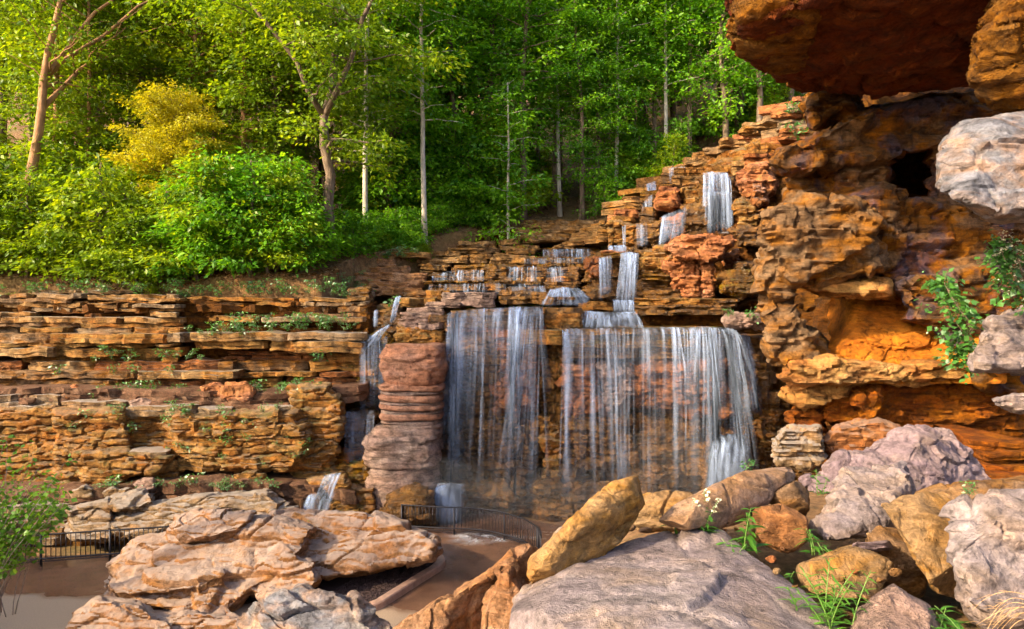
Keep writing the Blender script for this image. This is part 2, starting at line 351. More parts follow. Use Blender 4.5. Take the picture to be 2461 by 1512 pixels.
def water_mat(name, lo=.30, hi=.72, amt=.85, blue=(.58, .72, 1.0)):
    m, nt, n, l, bs = M(name); n.remove(bs)
    g = n.new('ShaderNodeNewGeometry'); at = n.new('ShaderNodeAttribute'); at.attribute_name = 'dens'
    a = noise_node(n, l, g.outputs['Position'], 1.0, 5, .65, (6, 6, .3), .15)
    r = ramp(n, [(lo, (0, 0, 0)), (hi, (1, 1, 1))]); l.new(a.outputs[0], r.inputs[0])
    a2 = noise_node(n, l, g.outputs['Position'], 1.0, 3, .5, (1.3, 1.3, .10), .2)
    rb_ = ramp(n, [(.38, (.18,) * 3), (.60, (1, 1, 1))]); l.new(a2.outputs[0], rb_.inputs[0])
    fac = mathn(n, l, 'MULTIPLY', mathn(n, l, 'MULTIPLY', mathn(n, l, 'MULTIPLY', r.outputs[0], rb_.outputs[0]), at.outputs['Fac']), amt * 1.25, True)
    d = n.new('ShaderNodeBsdfDiffuse'); d.inputs[0].default_value = (*blue, 1)
    t = n.new('ShaderNodeBsdfTranslucent'); t.inputs[0].default_value = (*blue, 1)
    mx = n.new('ShaderNodeMixShader'); mx.inputs[0].default_value = .35; l.new(d.outputs[0], mx.inputs[1]); l.new(t.outputs[0], mx.inputs[2])
    tr = n.new('ShaderNodeBsdfTransparent')
    o = n.new('ShaderNodeMixShader'); l.new(fac, o.inputs[0]); l.new(tr.outputs[0], o.inputs[1]); l.new(mx.outputs[0], o.inputs[2])
    l.new(o.outputs[0], n['Material Output'].inputs['Surface'])
    return m
WATER = water_mat('falling_water'); FOAM = water_mat('foaming_water', .2, .75, .8, (.88, .92, 1.0))

# ------------------------------------------------------------------ rock builders
def displace(V, N, rough, freq, seed, strata=0, lam=.25, facet=0):
    W = V + (.18 / freq) * np.stack([perlin(V * freq * 1.3, seed + 71), perlin(V * freq * 1.3 + 9, seed + 72), perlin(V * freq * 1.3 + 23, seed + 73)], -1)
    d = rough * .6 * fbm(V * freq, seed, 6, .6)
    d += rough * .5 * (ridged(V * np.array([freq, freq, freq * 1.8]) * .8, seed + 5, 4) - .6)
    A1, A2 = (np.array([.5, .5, 1.7]), np.array([1.2, 1.2, 4.2])) if strata else (np.array([.75, .75, 1.0]), np.array([1.8, 1.8, 2.4]))
    g, c, t = cells(W * A1 * freq, seed + 11)
    d += rough * (1.1 * (c - .5) + 1.5 * t) * np.clip(g / .06, 0, 1) - rough * .8 * np.exp(-(g / .035) ** 2)
    g, c, t = cells(W * A2 * freq, seed + 12)
    d += rough * (.4 * (c - .5) + .7 * t) * np.clip(g / .10, 0, 1) - rough * .3 * np.exp(-(g / .06) ** 2)
    if facet:
        d += facet * (np.abs(perlin(V * freq * .45, seed + 9)) - .25)
    if strata:
        zz = V[:, 2] / lam + .7 * fbm(V * .6, seed + 3, 2) + .3 * perlin(V * np.array([2., 2., 5.]), seed + 13)
        k = np.floor(zz); fr = zz - k
        off = rand(k + np.floor(2.5 * perlin(V * .5, seed + 4)) * 7, seed) - .5
        side = 1 - np.abs(N[:, 2]) * .8
        groove = -np.exp(-(np.minimum(fr, 1 - fr) / .10) ** 2)
        d += side * strata * (off * 1.1 + groove * .7)
    return V + N * d[:, None]
def remesh(me, voxel, smooth_it=2):
    o = bpy.data.objects.new('tmp', me); COL.objects.link(o)
    md = o.modifiers.new('r', 'REMESH'); md.mode = 'VOXEL'; md.voxel_size = voxel; md.adaptivity = 0
    if smooth_it:
        s = o.modifiers.new('s', 'SMOOTH'); s.factor = .5; s.iterations = smooth_it
    dg = bpy.context.evaluated_depsgraph_get(); ev = o.evaluated_get(dg)
    out = bpy.data.meshes.new_from_object(ev, depsgraph=dg)
    bpy.data.objects.remove(o); bpy.data.meshes.remove(me)
    return out
def hulls_mesh(hulls):
    bm = bmesh.new()
    for pts in hulls:
        vs = [bm.verts.new(p) for p in pts]
        r = bmesh.ops.convex_hull(bm, input=vs)
        bad = [e for e in r['geom_interior'] if isinstance(e, bmesh.types.BMVert)] + [e for e in r['geom_unused'] if isinstance(e, bmesh.types.BMVert)]
        if bad: bmesh.ops.delete(bm, geom=list(set(bad)), context='VERTS')
    bmesh.ops.recalc_face_normals(bm, faces=bm.faces)
    me = bpy.data.meshes.new('hull'); bm.to_mesh(me); bm.free(); return me
def lump(outline, yf, yo=None, yb=None, inner=.8, tilt=0.0, shear=0.0, backs=.9):
    """photo outline -> hull: bulging front at depth yf, rim at yo, back at yb; tilt>0 leans the top away"""
    a = np.array(outline, float); c = a.mean(0); h = max(1e-6, np.ptp(a[:, 1]) / 2); w = max(1e-6, np.ptp(a[:, 0]) / 2)
    yo = yf + .4 if yo is None else yo; yb = yo + 1.5 if yb is None else yb
    pts = []
    for q in a:
        t = tilt * (c[1] - q[1]) / h + shear * (q[0] - c[0]) / w
        pts.append(P(q[0], q[1], yo + t))
        i = c + (q - c) * inner
        pts.append(P(i[0], i[1], yf + t * inner))
    rim = np.array([P(q[0], q[1], yo) for q in a]); rc = rim.mean(0); ray = rc - np.array([0, 0, CAM_Z]); ray /= ray[1]
    for q in rim: pts.append(tuple(rc + (q - rc) * backs + ray * (yb - yo)))
    return pts
def rock(name, hulls, voxel=.06, rough=.06, freq=1.2, seed=1, strata=0, lam=.25, facet=0, mat=None, parent=None, smooth_it=2, label=None, cat=None, group=None, cuts=0):
    me = remesh(hulls_mesh(hulls), voxel, smooth_it)
    n = len(me.vertices); V = np.empty(n * 3, np.float32); N = np.empty(n * 3, np.float32)
    me.vertices.foreach_get('co', V); me.vertices.foreach_get('normal', N)
    V = V.reshape(-1, 3).astype(float); N = N.reshape(-1, 3).astype(float)
    if cuts:
        rs = np.random.RandomState(seed + 1); c0 = V.mean(0); ax = np.linalg.svd(np.cov((V - c0).T))[0][:, 0]
        for k in range(cuts):
            nv = rs.normal(size=3); nv[2] = abs(nv[2]) * .7 if rs.rand() < .6 else nv[2]; nv[1] = -abs(nv[1]) if rs.rand() < .7 else nv[1]; nv /= np.linalg.norm(nv)
            pr = (V - c0) @ nv
            if abs(nv @ ax) > .65: continue
            r_ = np.quantile(pr, rs.uniform(.94, .99)); V = V - nv[None] * np.clip(pr - r_, 0, None)[:, None] * .92
    V = displace(V, N, rough, freq, seed, strata, lam, facet)
    me.vertices.foreach_set('co', V.astype(np.float32).ravel())
    me.polygons.foreach_set('use_smooth', np.ones(len(me.polygons), bool)); me.update()
    me.name = name; me.set_sharp_from_angle(angle=math.radians(38))
    o = obj(name, me, mat, parent)
    if label: tag(o, label, cat or 'boulder', group)
    return o

def sweep_mesh(name, pts, thick, back, lam=4, ds=.14, wob=.25, lamA=.10, rough=.05, seed=0, groove=.06, endr=.4, zwob=.09, face_slope=0.0):
    """a rock ledge: front edge polyline pts (X,Y,Ztop) left to right, laminated face of height thick, running back"""
    pts = np.array(pts, float)
    seg = np.linalg.norm(np.diff(pts[:, :2], axis=0), axis=1); s = np.concatenate([[0], np.cumsum(seg)]); Ltot = s[-1]
    n = max(6, int(Ltot / ds)); u = np.linspace(0, Ltot, n)
    C = np.stack([np.interp(u, s, pts[:, k]) for k in range(3)], -1)
    th = np.interp(u, s, np.broadcast_to(np.asarray(thick, float), (len(pts),)))
    t = np.gradient(C[:, :2], axis=0); t /= np.linalg.norm(t, axis=1)[:, None] + 1e-9
    out = np.stack([t[:, 1], -t[:, 0]], -1)
    uu = np.stack([u * .45, np.full(n, seed * 3.7), np.zeros(n)], -1)
    wobv = wob * (.6 * fbm(uu, seed, 4, .6) + .8 * steps(u, 1.1, seed) + .35 * steps(u, .37, seed + 4))
    e = np.minimum(u, Ltot - u); er = min(endr, Ltot * .3)
    endv = -er * (1 - np.sqrt(np.clip(1 - (1 - np.clip(e / max(er, 1e-6), 0, 1)) ** 2, 0, 1)))
    ztop = C[:, 2] + zwob * fbm(uu * 2.2 + 5, seed + 3, 3)
    prof_d, prof_z = [], []
    for q in (1.0, .6, .3, .12):
        prof_d.append(np.full(n, -back * q) + (wobv + endv) * (1 - q) - .0); prof_z.append(ztop - .0 + .02 * q)
    rs = np.random.RandomState(seed)
    th_l = rs.uniform(.5, 1.5, lam); edges = np.concatenate([[0], np.cumsum(th_l) / th_l.sum()])
    for k in range(lam):
        lo = lamA * fbm(np.stack([u * .8, np.full(n, k * 5.3), np.full(n, seed * 1.9)], -1), seed + 50 + k, 3, .6) + lamA * (rs.rand() - .5) + lamA * 1.3 * steps(u, .8, seed + 7 * k) + lamA * .5 * steps(u, .29, seed + 5 * k)
        z0, z1 = edges[k], edges[k + 1]; hh = z1 - z0
        for fz, dd in ((.01, -groove), (.05, -.08 * groove), (.5, 0), (.95, -.06 * groove), (.992, -groove * 1.2)):
            zf = z0 + hh * fz
            prof_d.append(wobv + endv + lo + dd - face_slope * zf * th * -1.0)
            prof_z.append(ztop - th * zf)
    prof_d.append(np.full(n, -back * .35) + wobv + endv); prof_z.append(ztop - th * 1.0)
    prof_d.append(np.full(n, -back)); prof_z.append(ztop - th)
    D = np.stack(prof_d, 1); Z = np.stack(prof_z, 1); m = D.shape[1]
    V = np.empty((n, m, 3)); V[:, :, 0] = C[:, None, 0] + out[:, None, 0] * D; V[:, :, 1] = C[:, None, 1] + out[:, None, 1] * D; V[:, :, 2] = Z
    # along-slope jitter at the ends so they are not cut straight
    V = V.reshape(-1, 3)
    nv = np.stack([fbm(V * 2.3, seed + 7, 4), fbm(V * 2.3 + 31, seed + 8, 4), .3 * fbm(V * 1.6 + 67, seed + 9, 3)], -1)
    V = V + rough * nv
    i = np.arange(n - 1)[:, None]; j = np.arange(m)[None, :]; j2 = (j + 1) % m
    Q = np.stack([i * m + j, i * m + j2, (i + 1) * m + j2, (i + 1) * m + j], -1).reshape(-1, 4)
    T = []
    for col, flip in ((0, True), (n - 1, False)):
        c = len(V); V = np.vstack([V, V[col * m:(col + 1) * m].mean(0)])
        jj = np.arange(m)
        T.append(np.stack([np.full(m, c), col * m + (jj if flip else (jj + 1) % m), col * m + ((jj + 1) % m if flip else jj)], -1))
    me = mesh_np(name, V, Q, np.vstack(T)); me.set_sharp_from_angle(angle=math.radians(36)); return me
_seed = [100]
def slab(x0, x1, yt, yb, Y, mat, parent, back=1.6, lam=2, bow=.25, name='rock_slab', yt2=None, Y2=None, **k):
    """ledge slab between photo columns x0..x1, top row yt (to yt2 at x1), bottom row yb, at depth Y (to Y2)"""
    _seed[0] += 1
    yt2 = yt if yt2 is None else yt2; Y2 = Y if Y2 is None else Y2
    pts = []
    for f in (0, .08, .3, .5, .7, .92, 1):
        yy = Y + (Y2 - Y) * f + bow * (2 * f - 1) ** 4
        p = P(x0 + (x1 - x0) * f, yt + (yt2 - yt) * f, Y + (Y2 - Y) * f); pts.append((p[0], yy, p[2]))
    th = (yb - yt) / F * Y
    return obj(name, sweep_mesh(name, pts, th, back, lam, seed=_seed[0], **k), mat, parent)

# ------------------------------------------------------------------ ground, path
def sstep(a, b, x): t = np.clip((x - a) / (b - a), 0, 1); return t * t * (3 - 2 * t)
def hill(X, Y):
    z = 11.3 + .36 * (Y - 36) + .10 * np.clip(Y - 60, 0, 400)
    z = z + .45 * np.clip(X - 7, 0, 14) * sstep(40, 50, Y)
    return z
def ground_z(X, Y):
    X = np.asarray(X, float); Y = np.asarray(Y, float)
    p = np.stack([X * .18, Y * .18, np.zeros_like(X)], -1).reshape(-1, 3)
    nz = fbm(p, 3, 4).reshape(X.shape)
    y0 = np.interp(X, [-40, -9.5, -8.6, -5.0, -2.0, 1.0, 5.0], [33.4, 33.6, 37.5, 41.0, 44.0, 46.2, 46.8])
    f = sstep(0, 1.2, Y - y0 + .3)
    z = (hill(X, Y) + .5 * nz) * f + (-.35) * (1 - f)
    # rubble mound under the camera and up to the foot of the near cliff
    md = sstep(-6.5, 1.5, X - .12 * Y) * (1 - sstep(13, 21, Y - .75 * np.clip(X - 4, 0, 8)))
    mz = 5.7 - .06 * np.clip(Y - 6, 0, 30) + .15 * nz
    z = np.where(Y < 32, np.maximum(z, -.35 + (mz + .35) * md), z)
    # unseen rise added at the left to lift the shade trees
    kn = 9 * sstep(-17.5, -24, X) * (1 - sstep(17, 22, Y)) * sstep(-12, 2, Y)      # added knoll out of view, its trees shade the falls
    z = np.where(Y < 30, np.maximum(z, kn - .4), z)
    return z
def grid_obj(name, xs, ys, mat):
    X, Y = np.meshgrid(xs, ys, indexing='ij'); Z = ground_z(X, Y)
    V = np.stack([X, Y, Z], -1).reshape(-1, 3); nx, ny = X.shape
    i = np.arange(nx - 1)[:, None]; j = np.arange(ny - 1)[None, :]
    Q = np.stack([i * ny + j, (i + 1) * ny + j, (i + 1) * ny + j + 1, i * ny + j + 1], -1).reshape(-1, 4)
    return obj(name, mesh_np(name, V, Q), mat)
xs = np.concatenate([np.linspace(-300, -40, 14)[:-1], np.linspace(-40, 30, 176), np.linspace(30, 300, 14)[1:]])
ys = np.concatenate([np.linspace(-150, -10, 10)[:-1], np.linspace(-10, 60, 176), np.linspace(60, 400, 30)[1:]])
tag(grid_obj('ground', xs, ys, ground_mat()), 'brown leaf littered hillside and canyon floor', None, kind='structure')

PATH = path_mat()
def flat_poly(name, pts, z, mat, h=0):
    bm = bmesh.new(); vs = [bm.verts.new((x, y, z)) for x, y in pts]; f = bm.faces.new(vs)
    if f.normal.z < 0: f.normal_flip()
    if h:
        r = bmesh.ops.extrude_face_region(bm, geom=[f]); bmesh.ops.translate(bm, verts=[v for v in r['geom'] if isinstance(v, bmesh.types.BMVert)], vec=(0, 0, -h))
        bmesh.ops.recalc_face_normals(bm, faces=bm.faces)
    bmesh.ops.triangulate(bm, faces=bm.faces)
    me = bpy.data.meshes.new(name); bm.to_mesh(me); bm.free(); return obj(name, me, mat)
tag(flat_poly('path', [(-26, 17), (2, 15), (4, 20), (3.2, 25), (2.2, 29), (-1, 31), (-5, 30), (-9, 27), (-16, 25.5), (-26, 25.5)], 0.0, PATH), 'wet brown concrete path below the falls', None, kind='structure')

# ------------------------------------------------------------------ left layered cliff
rnd = random.Random(11)
cl = thing('layered_cliff', 'long layered tan and ochre limestone cliff under the leafy bank', 'cliff', P(430, 1180, 31))
def child(o): 
    o.matrix_parent_inverse = Matrix.Translation(-Vector(o.parent.location)); return o
_obj0 = obj
def obj(name, me, mat=None, parent=None):
    o = _obj0(name, me, mat, parent)
    if parent is not None: o.matrix_parent_inverse = Matrix.Translation(-Vector(parent.matrix_world.translation if parent.parent else parent.location))
    return o
# core behind the slabs
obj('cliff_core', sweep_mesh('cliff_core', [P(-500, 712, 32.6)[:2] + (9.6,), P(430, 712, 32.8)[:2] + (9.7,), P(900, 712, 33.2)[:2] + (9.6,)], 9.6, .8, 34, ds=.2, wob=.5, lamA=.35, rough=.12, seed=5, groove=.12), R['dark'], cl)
def bed(xa, xb, ya, yb, Yl, Yr, mats, tmin, tmax, lmin, lmax, jut=.35, back=1.5, lam=2, skip=0.0, slope=0.0):
    y = ya
    while y < yb:
        t = rnd.uniform(tmin, tmax); x = xa + rnd.uniform(-40, 10)
        row = rnd.uniform(-jut, jut)
        while x < xb:
            Lx = rnd.uniform(lmin, lmax); x1 = min(x + Lx, xb + rnd.uniform(0, 12))
            if x1 - x > 14 and rnd.random() > skip:
                f = (x - xa) / (xb - xa); Yv = Yl + (Yr - Yl) * f + row + rnd.uniform(-jut, jut) * .6 - slope * (y - ya)
                slab(x, x1, y + rnd.uniform(-1.5, 1.5), y + t - rnd.uniform(.6, 2.2), Yv, rnd.choice(mats), cl, back, lam, bow=rnd.uniform(0, .18), lamA=.07, wob=.3, ds=.15, rough=.07, groove=.05, endr=.18)
            x = x1 + rnd.uniform(-2, 3)
        y += t
# upper beds, nearer part left of the crack and set-back part right of it
T_, O_, Rd, Pl = R['tan'], R['ochre'], R['red'], R['pale']
Fg = R['facegrey']
bed(-330, 425, 698, 720, 32.8, 32.4, [Pl, T_, Fg], 7, 12, 60, 260, .35, lam=1, skip=.35)
bed(-330, 425, 716, 770, 32.3, 31.9, [T_, Pl, Fg, O_, T_], 6, 17, 110, 420, .42, lam=1, skip=.06)
bed(-330, 428, 770, 870, 31.7, 31.5, [T_, Pl, T_, Fg, O_], 8, 30, 110, 430, .42, lam=2, skip=.04)
bed(-330, 560, 868, 935, 31.3, 31.5, [Rd, Fg, Rd, T_], 12, 30, 150, 430, .30, lam=3)
bed(448, 880, 715, 775, 33.2, 33.0, [T_, Pl, Fg, O_], 7, 20, 80, 300, .45, back=2.5, lam=1, skip=.2, slope=.012)
for a in [(452, 690, 800, 820, 31.3, T_), (684, 880, 800, 818, 31.2, Pl), (462, 640, 819, 838, 31.5, O_), (640, 790, 820, 845, 31.4, O_), (700, 876, 820, 848, 31.25, T_), (780, 880, 846, 870, 31.9, O_)]:
    slab(a[0], a[1], a[2], a[3], a[4], a[5], cl, 2.2, 2, bow=.12, lamA=.06, wob=.2, groove=.05, endr=.15)
bed(560, 890, 868, 930, 32.3, 32.0, [O_, Rd, Fg], 10, 26, 110, 300, .35, lam=3)
bed(440, 800, 845, 870, 32.7, 32.6, [Rd, R['dark']], 10, 16, 120, 260, .1, lam=2)
# talus shelf
obj('shelf', sweep_mesh('shelf', [P(-420, 1, 30.2)[:2] + (5.75,), P(250, 1, 30.1)[:2] + (5.75,), P(560, 1, 29.8)[:2] + (5.6,), P(720, 1, 30.2)[:2] + (5.5,), P(880, 1, 30.6)[:2] + (5.9,)], [.7, .7, .7, .7, .7], 2.4, 3, ds=.16, wob=.3, lamA=.15, rough=.16, seed=6), R['soil'], cl)
for (x0, x1, y0, y1, Y) in [(130, 300, 966, 985, 29.5), (300, 470, 975, 1000, 29.3), (220, 330, 985, 1010, 29.35), (465, 560, 982, 1003, 29.2), (560, 640, 990, 1010, 29.3), (330, 480, 968, 982, 29.7), (620, 720, 975, 995, 29.6), (480, 650, 1003, 1024, 29.1), (-60, 140, 950, 985, 29.9), (10, 130, 975, 1010, 29.7)]:
    slab(x0, x1, y0, y1, Y, Pl, cl, 1.2, 2, lamA=.07, wob=.25, rough=.08, endr=.25)
# lower massive wall
rock('lower_wall', [
   lump([(-420,985),(140,975),(150,1200),(-420,1200)], 29.3, 29.7, 31.5, inner=.93), lump([(120,985),(300,975),(320,1100),(290,1195),(120,1195)], 28.9, 29.4, 31, inner=.88),
   lump([(280,985),(440,990),(420,1090),(300,1110)], 29.5, 29.9, 31), lump([(400,1000),(560,985),(720,985),(760,1060),(720,1135),(560,1132),(420,1120),(390,1060)], 28.9, 29.5, 31.2, inner=.86),
   lump([(690,930),(790,922),(828,950),(818,1090),(760,1150),(700,1130)], 29.6, 30.1, 32, inner=.86), lump([(180,1090),(300,1080),(420,1095),(400,1130),(300,1150),(190,1140)], 28.3, 28.7, 30.5, inner=.85),
   lump([(190,1140),(300,1145),(310,1180),(200,1185)], 28.5, 28.9, 30.5), lump([(330,1110),(430,1105),(440,1180),(345,1180)], 28.9, 29.3, 30.5)],
   .06, .12, .8, 8, .16, .38, .08, O_, cl)
obj('lower_wall_base', sweep_mesh('lower_wall_base', [P(-420, 1, 29.9)[:2] + (4.0,), P(260, 1, 29.8)[:2] + (3.4,), P(560, 1, 30.3)[:2] + (2.9,), P(900, 1, 30.6)[:2] + (2.9,)], 3.6, 1.5, 8, ds=.14, wob=.4, lamA=.16, rough=.1, seed=9), R['redwall'], cl)
bed(-330, 130, 985, 1060, 29.7, 29.5, [T_, Pl, O_], 14, 24, 90, 260, .2, lam=2, skip=.15)
bed(420, 720, 1010, 1130, 29.0, 29.2, [O_, T_, O_], 20, 40, 70, 190, .25, lam=3, skip=.5)
for a in [(185, 300, 1088, 1112, 28.6, Pl), (230, 400, 1085, 1120, 28.4, Pl), (190, 320, 1112, 1140, 28.7, T_), (200, 300, 1138, 1165, 28.8, T_), (320, 420, 1105, 1135, 28.6, O_), (335, 420, 1135, 1175, 28.9, O_)]:
    slab(a[0], a[1], a[2], a[3], a[4], a[5], cl, 1.5, 3, lamA=.1, wob=.3, rough=.1, endr=.25)
obj('talus', sweep_mesh('talus', [P(-420, 1, 27.9)[:2] + (1.7,), P(200, 1, 27.9)[:2] + (1.9,), P(480, 1, 28.2)[:2] + (2.2,), P(740, 1, 28.6)[:2] + (1.9,), P(860, 1, 29.2)[:2] + (1.5,)], 2.2, 2.6, 3, ds=.16, wob=.3, lamA=.2, rough=.2, seed=12), R['soil'], cl)
# long pale ledge behind the railing
pl = thing('pale_ledge', 'long pale bedded limestone ledge behind the railing at the cliff foot', 'rock ledge', P(420, 1300, 27))
rock('ledge_body', [lump([(158,1240),(180,1212),(262,1196),(272,1230),(262,1296),(170,1300)], 26.5, 27.0, 28.6, .9, .3), lump([(262,1215),(275,1190),(360,1180),(372,1205),(330,1225),(285,1228)], 26.6, 27.0, 28.4, .92, .4),
   lump([(262,1245),(330,1215),(480,1185),(660,1183),(690,1200),(690,1262),(480,1290),(300,1296),(250,1275)], 26.5, 27.1, 28.8, .9, .4), lump([(480,1240),(720,1215),(740,1290),(500,1300)], 26.8, 27.2, 28.8, .9, .2)],
   .055, .10, .8, 27, .14, .34, .08, R['pale'], pl)
bed_cl = cl
for a in [(-250, 165, 1215, 1260, 27.3), (-250, 150, 1255, 1310, 27.2), (60, 520, 1290, 1345, 27.6), (-250, 90, 1305, 1370, 27.5), (480, 760, 1288, 1340, 27.5), (80, 300, 1340, 1385, 27.2), (280, 560, 1340, 1385, 27.5)]:
    slab(*a, R['ochre'] if a[2] > 1285 else R['pale'], pl, 1.6, 4, bow=.3, lamA=.12, wob=.35, rough=.12, endr=.3)

# ------------------------------------------------------------------ terraces of the falls
def r4(x, y): return 827 + .256 * x, 512 + .256 * y
def r3(x, y): return 1378 + .2734 * x, 374 + .2734 * y
te = thing('stacked_terrace', 'dry stack of thin tan stone ledges at the edge of the wood', 'rock terrace', P(1150, 640, 41))
def slabs4(lst, mat, par, **k):
    for q in lst:
        x0, y0 = r4(q[0], q[2]); x1, y1 = r4(q[1], q[3]); slab(x0, x1, y0, y1, q[4], mat if len(q) < 6 else R[q[5]], par, **k)
slabs4([(1670,2400,70,107,45.5),(1660,2320,98,132,45.2),(1590,2340,122,170,44.8),(2080,2420,137,180,44.6),(1580,2190,152,200,44.3),(2080,2340,182,222,44.2),
 (1600,2160,197,240,43.6),(1650,2110,237,275,43.2),(2000,2250,270,312,42.9),(955,1062,250,322,43),(1058,1442,262,294,43.1),(1056,1450,292,323,42.8),(1430,1662,245,300,43.2),(1440,1880,295,337,42.6),(1920,2200,300,334,42.5),
 (945,1482,322,374,42.3),(1478,1842,330,386,42.1),(495,822,360,404,41.5),(798,1122,360,406,41.4),(1098,1422,380,430,41.3),(1380,1572,385,424,41.5),(1556,1822,393,428,41.3),
 (520,802,402,437,41),(780,1162,402,442,41),(1158,1372,425,462,40.9),(1348,1762,415,472,40.7),(670,1182,432,470,40.5),(660,1030,468,502,40.4),(1178,1342,450,487,40.4),(690,972,492,540,40),(700,940,538,578,39.9)], R['tan'], te, back=3.0, lam=2, bow=.2, lamA=.13, wob=.45, rough=.12, endr=.3, groove=.08, ds=.13)
obj('terrace_core', sweep_mesh('terrace_core', [P(*r4(520, 420), 42.8), P(*r4(950, 330), 43.8), P(*r4(1600, 150), 45.8), P(*r4(2420, 100), 46.5)], 4.5, 3, 12, wob=.3, lamA=.2, rough=.1, seed=31), R['dark'], te)
for q in [(862, 1000, 590, 602, 40.8), (845, 985, 600, 613, 40.2), (905, 1040, 606, 620, 39.9), (835, 950, 611, 624, 39.5)]:
    slab(*q, R['tan'], te, back=2.2, lam=1, bow=.25, lamA=.1, wob=.4, rough=.1, endr=.3, ds=.13)
bk = thing('sandstone_block', 'broad smooth tan pink sandstone block beside the upper ledges', 'rock', P(920, 720, 37.5))
slabs4([(-40,500,432,500,39),(-60,620,497,565,38.6),(40,790,562,640,37.6),(80,775,637,700,37.4),(110,740,697,770,37.2)], R['boulder'], bk, back=3.5, lam=3, bow=.35, lamA=.07, wob=.25, rough=.09, groove=.05, endr=.4, ds=.14)
wt = thing('wet_terrace', 'wet mossy brown stepped terrace threaded with small cascades', 'rock terrace', P(1230, 740, 36))
slabs4([(1820,2440,318,365,43,'wetmoss'),(1840,2460,362,420,42.8,'wet'),(1660,2330,410,440,41,'wetmoss'),(1680,2320,438,475,40.8,'wet'),(1000,2290,478,512,39.2,'wetmoss'),(990,2290,510,560,39.0,'wet'),
 (810,1330,560,600,38.6,'wet'),(1300,2230,555,600,38.7,'wet'),(840,1600,598,640,38.5,'wet'),(1580,2230,598,645,38.5,'ochre'),
 (730,1290,634,664,37.6,'wetmoss'),(1280,1860,634,668,37.6,'wetmoss'),(1850,2230,640,690,37.9,'wet'),(790,1272,672,732,37.5,'wet'),(1260,1540,664,735,37.4,'ochre'),(1530,2220,685,735,36.8,'wet'),(520,800,735,800,36.8,'wet'),
 (1450,2230,732,790,36.2,'wet'),(1440,2240,785,860,35.6,'wet'),(500,900,800,890,35.5,'ochre'),(760,1000,730,830,36.6,'ochre')], R['wet'], wt, back=3.0, lam=2, bow=.2, lamA=.16, wob=.5, rough=.13, endr=.3, groove=.08, ds=.13)
ps = thing('flat_stone_stack', 'pale pink flat stones stacked beside the top of the curtain fall', 'rock stack', P(1060, 790, 33))
slabs4([(890,1442,745,800,34.4),(885,1445,798,884,34.3),(722,1142,835,887,33.9),(540,960,888,937,33.3),(508,952,934,987,33),(472,950,984,1037,32.8),(520,760,1034,1090,32.7),(660,952,1036,1092,32.6)], R['pinkgrey'], ps, back=1.8, lam=3, bow=.35, lamA=.07, wob=.25, rough=.07, endr=.35, groove=.06, ds=.14)

# main double ledge and the wall behind the curtains
mw = thing('fall_wall', 'tall wet brown rock wall with jutting lips behind the curtain falls', 'cliff', P(1430, 1240, 31.5))
obj('wall_core', sweep_mesh('wall_core', [P(1030, 1, 33.2)[:2] + (9.0,), P(1150, 1, 32.6)[:2] + (9.0,), P(1330, 1, 32.4)[:2] + (8.6,), P(1560, 1, 31.8)[:2] + (8.2,), P(1800, 1, 31.6)[:2] + (8.0,), P(1960, 1, 32.6)[:2] + (8.0,)], 9.6, 2, 22, ds=.12, wob=.7, lamA=.30, rough=.16, seed=41, groove=.08), R['wet'], mw)
for a in [(1072, 1312, 744, 762, 31.6, 31.5, 'wetmoss', 738), (1082, 1310, 760, 790, 31.8, 31.7, 'wet', 757), (1090, 1320, 785, 800, 32.0, 31.9, 'wetpink', None), (1300, 1405, 738, 764, 32.4, 32.2, 'wet', None), (1330, 1405, 750, 770, 32.0, 32.0, 'ochre', None), (1300, 1410, 768, 790, 32.2, 32.0, 'ochre', None)]:
    slab(a[0], a[1], a[2], a[3], a[4], R[a[6]], mw, 3, 2, bow=.3, Y2=a[5], yt2=a[7], lamA=.06, wob=.18, rough=.06, endr=.35, ds=.12)
slab(1308, 1362, 792, 828, 30.4, R['ochre'], mw, 2.5, 2, bow=.4, lamA=.05, wob=.15, endr=.4)
slab(1340, 1772, 790, 806, 30.1, R['wetmoss'], mw, 4, 2, bow=.7, yt2=787, lamA=.05, wob=.15, rough=.05, endr=.8, ds=.12)
slab(1336, 1776, 806, 836, 30.35, R['wetmoss'], mw, 4, 3, bow=.7, lamA=.06, wob=.2, rough=.06, endr=.8, ds=.12)
slab(1345, 1770, 834, 862, 30.8, R['wet'], mw, 3, 3, bow=.6, lamA=.08, wob=.2, rough=.06, endr=.7, ds=.12)
def blk(name, outl, yf, mat, par, seed, strata=.05, lam=.3, rough=.10, voxel=.075, yo=None, yb=None, freq=1.0, **k):
    return rock(name, [lump(outl, yf, yo, yb, **k)], voxel, rough, freq, seed, strata, lam, .06, mat, par)
